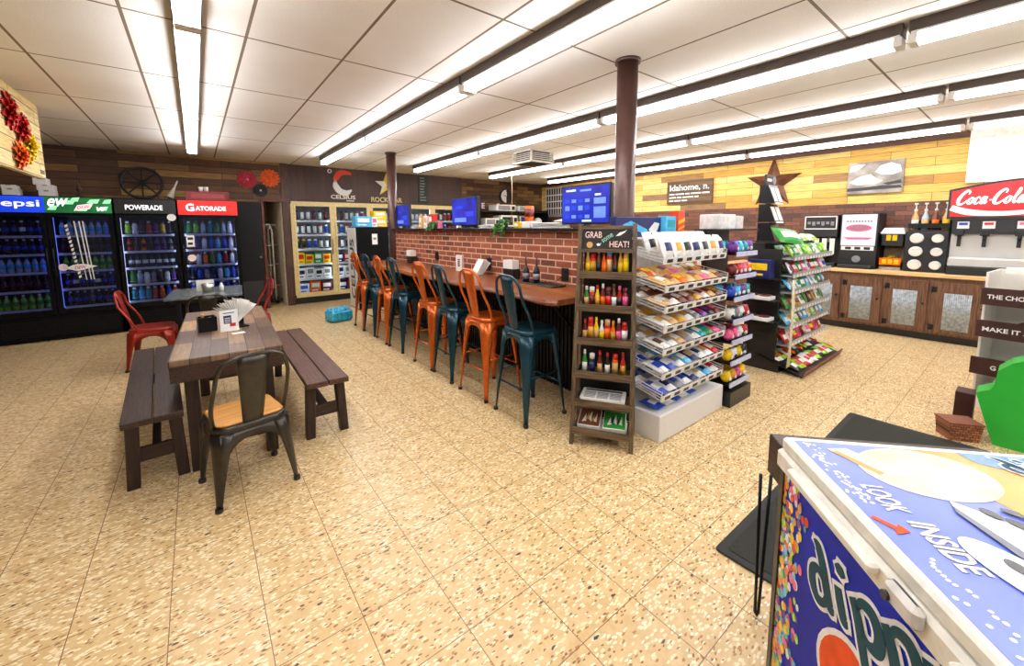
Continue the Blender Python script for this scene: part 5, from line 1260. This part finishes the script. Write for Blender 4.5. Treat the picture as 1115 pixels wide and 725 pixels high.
CR=pm('fountain_sign_red',(206,14,22),.35,emit=.35,c2=(222,24,30))
pl=[(-.63,.715),(.78,.715)]+[(.78-1.41*k/24,1.09+.10*math.sin(PI*k/24)) for k in range(25)]
MB().prism([(x*1.0,y_) for x,y_ in pl],.10,0,T,-.10).build('sign_case',[BLK],t)
pin=[(-.605,.745),(.755,.745)]+[(.755-1.36*k/24,1.065+.10*math.sin(PI*k/24)) for k in range(25)]
sg=MB().prism(pin,.004,0,T).build('sign_face',[CR],t)
WS=pm('fountain_sign_white',(246,244,240),.4,emit=.3,var=.0)
mb=MB()
mb.ribbon([(-.60,.86),(-.45,.80),(-.2,.775),(.1,.80),(.4,.86),(.75,.90)],[.07,.075,.055,.045,.03,.01],.003,0,T,.004)
K=.15
def stroke(pts,w,ox,oy,sc): 
    mb.ribbon([(ox+(x*.55+.2*y_)*sc,oy+y_*sc) for x,y_ in pts],[q*sc for q in w],.003,0,T,.005)
# script word: C o c a - C o l a
def capC(ox,oy,s): stroke([(.95,.80),(1.0,1.0),(.75,1.12),(.35,.85),(.12,.4),(.2,.06),(.5,-.02),(.85,.15),(1.0,.35)],[.05,.12,.16,.2,.22,.2,.16,.1,.03],ox,oy,s)
def lo(ox,oy,s): stroke([(.3,.55),(.1,.4),(.05,.12),(.25,0),(.45,.15),(.48,.4),(.3,.55),(.5,.5),(.68,.46)],[.08,.14,.17,.12,.14,.14,.1,.06,.04],ox,oy,s)
def lc(ox,oy,s): stroke([(.45,.42),(.38,.56),(.18,.5),(.05,.22),(.15,.02),(.35,.02),(.55,.2)],[.07,.12,.13,.17,.15,.1,.04],ox,oy,s)
def la(ox,oy,s): stroke([(.45,.48),(.25,.57),(.07,.35),(.08,.06),(.25,.03),(.45,.4)],[.08,.13,.17,.15,.1,.05],ox,oy,s); stroke([(.5,.58),(.42,.2),(.5,.02),(.7,.2)],[.12,.16,.12,.03],ox,oy,s)
def ll(ox,oy,s): stroke([(.08,.3),(.35,.75),(.42,1.05),(.3,1.15),(.2,.8),(.12,.2),(.25,.01),(.45,.2)],[.04,.09,.1,.09,.14,.17,.12,.03],ox,oy,s)
bx_,by_=-.56,.90
capC(bx_,by_,K); lo(bx_+0.092,by_,K); lc(bx_+0.148,by_,K); la(bx_+0.200,by_,K); stroke([(.0,.28),(.25,.30)],[.1,.1],bx_+0.268,by_,K)
capC(bx_+0.300,by_,K); lo(bx_+0.392,by_,K); ll(bx_+0.452,by_,K); la(bx_+0.496,by_,K)
mb.build('lettering',[WS],sg)
solo(MB().bx(-.03,0,-.85,.64,0,.70),'white_wall_board',[pm('cream_white_board',(240,236,224),.5)],'blank white board on the wall above the soda fountain','board',(8.285,0,2.10))
# ================================================================== donut stand, basket, green bin
t=thing('donut_stand','white bakery stand with dark brown lettered shelf fronts','display stand',(5.10,-.02,0),math.radians(-6))
CHOC=pm('chocolate_board',(52,22,16),.45); CWH=pm('stand_white',(238,234,226),.5,var=.008)
MB().bx(-.02,.5,-.42,.24,0,.12).bx(.46,.5,-.42,.24,.12,1.15).bx(-.0,.46,.225,.24,.12,1.15).build('body',[CWH],t)
for z,dx,s_ in ((.92,-.06,'THE CHOCOLATE BAR'),(.66,-.10,'MAKE IT A DONUT'),(.36,-.15,'G')):
    sh=MB().bx(dx,.46,-.42,.225,z-.02,z).build('shelf',[CWH],t)
    f=MB().bx(dx-.015,dx,-.43,.245,z-.03,z+.11).prism([(.06,.11),(.12,.145),(.18,.11)],.012,0,FX(dx-.014,.1,z)).prism([(.3,.11),(.36,.13),(.42,.11)],.012,0,FX(dx-.014,.1,z)).build('front_board',[CHOC],sh)
    MB().text(s_,.46 if len(s_)>2 else .03,.036,FX(dx-.016,-.02 if len(s_)>2 else .12,z+.04),0,.002,.02).build('lettering',[WHT],f)
for z,n in ((.92,3),(.66,3),(.36,2)):
    for k in range(n):
        mb=MB().lathe([(.001,.0),(.05,.0),(.056,.012),(.05,.028),(.02,.03),(.015,.022),(.001,.022)],12,0); 
        inst('donut',mb.mesh('donut',[C(('gold','tan','pink')[k%3])]),'%s donut on the %s shelf of the white bakery stand'%(('golden','tan','pink')[k%3],{.92:'upper',.66:'middle',.36:'lower'}[z]),'donut',(5.26,.10-.13*k,z+.001),0,'donuts on the stand')
for z,c_,l_ in ((.36,'blue','blue and white packet pile on the lower shelf of bakery stand'),):
    mb=MB()
    for k in range(6): mb.rbx(-.06,.06,-.09,.09,.02*k,.02*k+.016,.005,k%2)
    solo(mb,'packet_pile',[WHT,C('sky blue')],l_,'packets',(5.08,-.09,.361))
mb=MB().rbx(-.10,.10,-.14,.14,0,.10,.006).bx(-.102,-.10,-.1,.1,.03,.07,1)
solo(mb,'pink_box',[C('pink'),C('white')],'bright pink box on floor before the bakery stand','box',(4.80,-.06,.12))
solo(MB().rbx(-.10,.10,-.14,.14,0,.12,.006),'orange_box',[C('orange')],'orange box under the bright pink box','box',(4.80,-.06,0))
mb=MB().rbx(-.12,.12,-.2,.2,0,.07,.02,0); 
solo(MB().bx(-.14,.14,-.24,.24,0,.035),'paper_liner_box',[WPAPER],'white bakery box on top of the bakery stand','box',(5.22,-.12,1.15))
inst('brown_roll',MB().cyl((0,-.2,0),.05,.4,16,0,'y').mesh('brown_roll',[pm('cocoa_brown',(84,54,44),.5)]),'brown paper roll lying on the white bakery box','roll',(5.14,-.17,1.237))
# woven basket and green bin near the mat
t=thing('woven_basket','small brown woven basket on floor at the corner of the charcoal mat','basket',(4.28,.225,0),-.94)
BASK=course('basket_weave',0,2,.03,.018,[(132,74,46),(176,108,70),(112,58,36)],(64,32,18),.002,.6,False)
MB().loft([[(-.085,-.065,0),(.085,-.065,0),(.085,.065,0),(-.085,.065,0)],[(-.095,-.075,.125),(.095,-.075,.125),(.095,.075,.125),(-.095,.075,.125)]],0,False).build('basket_body',[BASK],t)
MB().bx(-.10,.10,-.08,.08,.125,.135).build('rim',[pm('basket_rim_brown',(120,66,42),.6)],t)
inst('dark_brown_carton',MB().rbx(-.08,.08,-.05,.05,0,.27,.004).mesh('dark_brown_carton',[CHOC]),'dark brown upright carton behind the woven basket','carton',(4.61,.225,0),.0)
t=thing('green_bin','bright green angular bin standing by the woven basket','bin',(4.42,0,0),0)
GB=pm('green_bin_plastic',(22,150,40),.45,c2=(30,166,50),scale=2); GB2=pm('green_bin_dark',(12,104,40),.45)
prof=[(-.5,0),(.06,0),(.115,.18),(.165,.35),(.10,.39),(.085,.43),(.078,.53),(.02,.60),(-.05,.64),(-.5,.66)]
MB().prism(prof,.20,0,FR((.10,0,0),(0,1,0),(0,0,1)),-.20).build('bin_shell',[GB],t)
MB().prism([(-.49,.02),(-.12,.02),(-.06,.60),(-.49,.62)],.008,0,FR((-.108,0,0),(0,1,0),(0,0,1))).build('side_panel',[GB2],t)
# floor mats
t=solo(MB().rbx(1.85,4.15,.06,.815,.0,.012,.02).rbx(1.89,4.11,.10,.775,.012,.015,.02,1),'floor_mat',[pm('mat_rubber_edge',(22,22,20),.7),pm('mat_charcoal_pile',(30,30,25),.95,c2=(42,42,35),scale=220,bump=.3)],'long charcoal floor mat lying behind the freezer','mat')

# ================================================================== hairpin-leg table behind the freezer
FA=Vector((1.374,.42)); 
fu=Vector((-.742,-.670)).normalized(); fv=Vector((-fu.y,fu.x)); fv=-fv if fv.x<0 else fv
th=math.atan2(fv.y,fv.x)      # local +x runs along fv (depth), local -y ... along fu
t=thing('hairpin_table','dark plank side table on black hairpin legs behind the dot-patterned freezer','table',(1.374,.42,0),th)
# local frame: x along fv, y = perpendicular; fu is local -y
MB().rbx(.10,.80,.03,.32,.60,.752,.006).build('table_top',[DKWOOD],t)
for (x,y) in ((.085,.29),(.77,.29),(.085,.06),(.77,.06)):
    MB().tube([(x-.018,y,.60),(x-.006,y,.02),(x,y,.006),(x+.006,y,.02),(x+.018,y,.60)],.006,8).build('hairpin_leg',[BLKM],t)

# ================================================================== dot ice-cream freezer
t=thing('ice_cream_freezer','white-rimmed blue ice cream chest freezer covered in colourful dots and lettering','freezer',(1.374,.42,0),th)
W=.74; Lg=1.12      # depth along +x, length along -y
FB=pm('freezer_print_blue',(8,26,150),.5,c2=(16,44,178),scale=2.5,spec=.12); FWH=pm('freezer_rim_white',(228,224,212),.35)
MB().rbx(.006,W-.02,-Lg,-.0,.06,.83,.012).build('body',[FB],t)
MB().bx(.02,W-.04,-Lg+.02,-.02,0,.06).build('plinth',[BLK],t)
MB().bx(.0,.02,-.016,.006,.06,.83).build('corner_trim',[BLK],t)
MB().rbx(-.012,W,-Lg-.012,.012,.80,.862,.014).build('rim',[FWH],t)
lid=MB().rbx(-.002,W-.006,-Lg,.004,.862,.90,.01).build('lid',[FWH],t)
MB().rbx(-.034,-.010,-.44,-.10,.835,.858,.008).build('lid_handle',[FWH],t); MB().rbx(-.034,-.010,-.94,-.62,.835,.858,.008).build('lid_handle',[FWH],t)
lk=MB().rbx(-.034,-.008,-.555,-.475,.825,.872,.015).build('latch',[pm('latch_grey_white',(206,202,196),.4)],t); MB().cyl((-.04,-.492,.842),.009,.008,12,0,'x').build('keyhole',[BLK],lk)
ZT=.9005
TP_=FR((0,0,ZT),(1,0,0),(0,1,0))     # art frame: X depth, Y = -length
LB=pm('lid_print_periwinkle',(84,106,204),.3,c2=(116,134,218),scale=2); LW=pm('lid_print_white',(236,236,240),.3); LO=pm('lid_print_orange',(226,130,20),.3,c2=(240,160,40),scale=5); LC=pm('lid_print_cream',(236,208,150),.3,c2=(244,230,196),scale=9); LBL=pm('lid_print_deep_blue',(20,90,190),.25,c2=(40,140,220),scale=4); LG_=pm('lid_print_grey',(96,98,112),.3); LT=pm('lid_print_teal',(10,62,76),.5,spec=.12); LR=pm('lid_print_red_orange',(222,76,26),.5,spec=.15); LK=pm('lid_print_black',(26,24,30),.3)
def art(mb,pts,mi,lv): mb.prism([(v,-u) for u,v in pts],.0006,mi,TP_,.0006*lv)
mb=MB()
art(mb,[(.022,.018),(Lg-.02,.018),(Lg-.02,W-.03),(.022,W-.03)],0,0)
art(mb,[(.024,.27),(.30,.36),(.30,.46),(.27,W-.032),(.024,W-.032)],2,1)
def ell(cu,cv,ru,rv,a=0,n=28):
    return [(cu+ru*math.cos(2*PI*k/n)*math.cos(a)-rv*math.sin(2*PI*k/n)*math.sin(a),cv+ru*math.cos(2*PI*k/n)*math.sin(a)+rv*math.sin(2*PI*k/n)*math.cos(a)) for k in range(n)]
art(mb,ell(.145,.27,.115,.15,.15),3,2)
art(mb,[(.06,.085),(.19,.155),(.17,.225),(.05,.14)],3,3)
art(mb,[(.075,.092),(.175,.15),(.165,.165),(.07,.108)],2,4)
art(mb,[(.024,.43),(.075,.44),(.115,.52),(.13,.62),(.11,W-.032),(.024,W-.032)],4,3)
# white spoon and dark marks
art(mb,[(.262,.235),(.30,.22),(.40,.235),(.52,.30),(.62,.40),(.60,.46),(.45,.36),(.33,.31)],1,4)
art(mb,ell(.50,.20,.12,.05,.35),1,5)
art(mb,[(.285,.225),(.305,.215),(.43,.225),(.52,.27),(.515,.285),(.42,.245)],6,7)
for cu,cv,ru,rv,a in ((.30,.285,.02,.012,.4),(.335,.315,.028,.012,.6),(.36,.345,.024,.01,.5),(.40,.37,.03,.012,.5),(.29,.335,.02,.01,.8),(.46,.195,.02,.012,.2),(.44,.40,.03,.012,.6)): art(mb,ell(cu,cv,ru,rv,a,14),7,8)
art(mb,[(.37,.30),(.385,.315),(.395,.31),(.41,.325),(.40,.335),(.38,.33)],5,9)
art(mb,[(.30,.37),(.36,.40),(.45,.47),(.48,.56),(.36,.58),(.29,.48)],8,2)
# loose dots in the printed border
for k in range(70):
    u=R.uniform(.03,.30); v=R.uniform(.024,.05+.0*u)+ .02*R.random(); art(mb,ell(u,v,.0045,.0035,0,8),1,1+.01*k)
for k in range(60):
    u=.46+.0098*k; v=R.uniform(.026,.072); art(mb,ell(u,v,R.uniform(.0035,.0048),.0045,0,8),1,1+(k%4)*.25)
# arrow
art(mb,[(.345,.028),(.353,.02),(.385,.045),(.40,.04),(.388,.072),(.365,.062),(.375,.056)],5,3)
mb.build('lid_print',[LB,LW,LO,LC,LBL,LR,LG_,LK,pm('lid_print_pale_cyan',(176,222,232),.3)],lid)
def lidtext(s,u,v,w,h,mi,lv,bold=.02):
    T=FR((v,-u,ZT+.0006*lv),(0,-1,0),(1,0,0)); return T
mb=MB()
for lv,mi,bo in ((2.2,0,.05),(3.2,1,.022)):
    T=FR((.095,-.275,ZT+.0006*lv),(0,-1,0),(1,0,0)); mb.text('LOOK',.098+.004*(lv==6),.05+.006*(lv==6),T,mi,.0003,bo,.12)
    T=FR((.112,-.42,ZT+.0006*lv),(0,-1,0),(1,0,0)); mb.text('INSIDE',.138+.004*(lv==6),.05+.006*(lv==6),T,mi,.0003,bo,.12)
mb.build('lettering',[LG_,LW],lid)
# script word on the front and a fragment of it on the lid corner
def script(mb,T,sc,mi_out,mi_in,grow,h):
    """round dotted script: d i p p i n ' in a climbing slanted hand"""
    def put(pts,w,ox):
        P=[(sc*(1.077*(ox+x)-.294*y_), sc*(.40*(ox+x)+.666*y_)) for x,y_ in pts]
        mb.ribbon(P,[q*sc*1.0 for q in w],h,mi_out,T,0,grow*sc)
        mb.ribbon(P,[q*sc*1.0 for q in w],h,mi_in,T,h*1.2)
    def bowl(ox): put([(.60,.25),(.48,.02),(.22,.0),(.10,.40),(.18,.85),(.42,1.0),(.60,.72)],[.14,.2,.26,.34,.28,.2,.12],ox)
    bowl(0); put([(.42,1.95),(.58,1.75),(.66,1.2),(.68,.5),(.72,.05),(.84,-.02)],[.02,.3,.34,.34,.3,.12],0)
    put([(1.16,.95),(1.16,.5),(1.20,.05),(1.32,.0)],[.28,.32,.3,.12],0); put([(1.28,1.34),(1.33,1.5),(1.38,1.68)],[.16,.42,.16],0)
    for ox in (1.62,2.52):
        put([(.02,1.0),(.10,.5),(.10,-.2),(.10,-.75)],[.24,.32,.3,.26],ox); put([(.10,.75),(.3,1.02),(.58,.95),(.70,.5),(.58,.08),(.34,.0),(.18,.2)],[.1,.2,.3,.34,.3,.2,.1],ox)
    put([(3.48,.95),(3.48,.5),(3.52,.05),(3.64,.0)],[.28,.32,.3,.12],0); put([(3.58,1.34),(3.63,1.5),(3.68,1.68)],[.16,.42,.16],0)
    put([(3.98,1.0),(4.02,.5),(4.02,.0)],[.28,.3,.28],0); put([(4.04,.7),(4.25,1.0),(4.5,.9),(4.56,.4),(4.58,.0)],[.1,.22,.3,.32,.28],0)
    put([(4.85,1.9),(4.92,1.55)],[.26,.1],0)
FT=FR((.006-.0005,0,0),(0,-1,0),(0,0,1))
mb=MB(); T=FT@Matrix.Translation((.1998,.5689,.0012)); script(mb,T,.1,0,1,.10,.0012)
mb.build('lettering',[LW,LT],t)
mb=MB()
def fp(pts,mi,h0,hh=.001): mb.prism(pts,hh,mi,FT,h0)
bl=[(.365+.105*math.cos(2*PI*k/28)*(1+.12*math.cos(2*PI*k/14)),.455+.125*math.sin(2*PI*k/28)) for k in range(28)]
cx=sum(p[0] for p in bl)/len(bl); cy=sum(p[1] for p in bl)/len(bl)
fp([(cx+(x-cx)*1.12,cy+(y_-cy)*1.12) for x,y_ in bl],1,.0004); fp(bl,0,.0008)
mb.build('orange_drop_print',[LR,LW],t)
mb=MB(); dots=[]
DC=['red','yellow','sky blue','white','pink','teal','orange','lime','purple','gold']
for k in range(330):
    z=R.uniform(.07,.795); f=(.8-z)/.73; u=abs(R.gauss(0,1))*(.030+.030*(1-abs(f-.2)))+.016
    if u>.20: continue
    r=R.uniform(.007,.014)
    mb.prism([(u+r*.85*math.cos(2*PI*q/10),z+r*1.15*math.sin(2*PI*q/10)) for q in range(10)],.0005,k%len(DC),FT,.0002+.00001*k%.0009)
o=mb.build('dot_print',[C(c_) for c_ in DC],t)
for k in range(0): pass
mb=MB(); T=FR((.50,-.115,ZT+.003),(1,-.25,0),(0,1,0)); script(mb,T,.05,0,1,.10,.0006); mb.build('lid_logo',[LW,LT],lid)
# dots in the lower corner of the lid rim side, near the far end of the front
# ================================================================== camera, light
F_,YAW,PITCH,ROLL=441.16,.66048,.11197,.00562
f=Vector((math.sin(YAW)*math.cos(PITCH),math.cos(YAW)*math.cos(PITCH),-math.sin(PITCH))); r=Vector((math.cos(YAW),-math.sin(YAW),0)); d=f.cross(r)
r2=r*math.cos(ROLL)+d*math.sin(ROLL); d2=-r*math.sin(ROLL)+d*math.cos(ROLL)
cam=bpy.data.cameras.new('camera'); co=bpy.data.objects.new('camera',cam); COL.objects.link(co)
co.matrix_world=Matrix(((r2.x,-d2.x,-f.x,0),(r2.y,-d2.y,-f.y,0),(r2.z,-d2.z,-f.z,1.54),(0,0,0,1)))
cam.sensor_fit='HORIZONTAL'; cam.sensor_width=36; cam.lens=36*F_/1115; cam.shift_x=0; cam.shift_y=-(362.5-297)/1115; cam.clip_start=.05; cam.clip_end=60
SC.camera=co
wd=bpy.data.worlds.new('world'); SC.world=wd; wd.use_nodes=True; nt=wd.node_tree; bg=nt.nodes['Background']
bg.inputs[0].default_value=(.92,.96,1,1); bg.inputs[1].default_value=.55
SC.view_settings.view_transform='Standard'; SC.view_settings.look='None'; SC.view_settings.exposure=0.0; SC.view_settings.gamma=1; SC.view_settings.use_curve_mapping=False
SC.cycles.use_denoising=True; SC.cycles.max_bounces=8; SC.cycles.diffuse_bounces=4; SC.cycles.glossy_bounces=3; SC.cycles.transparent_max_bounces=10; SC.cycles.transmission_bounces=4; SC.cycles.caustics_reflective=False; SC.cycles.caustics_refractive=False; SC.cycles.sample_clamp_indirect=4
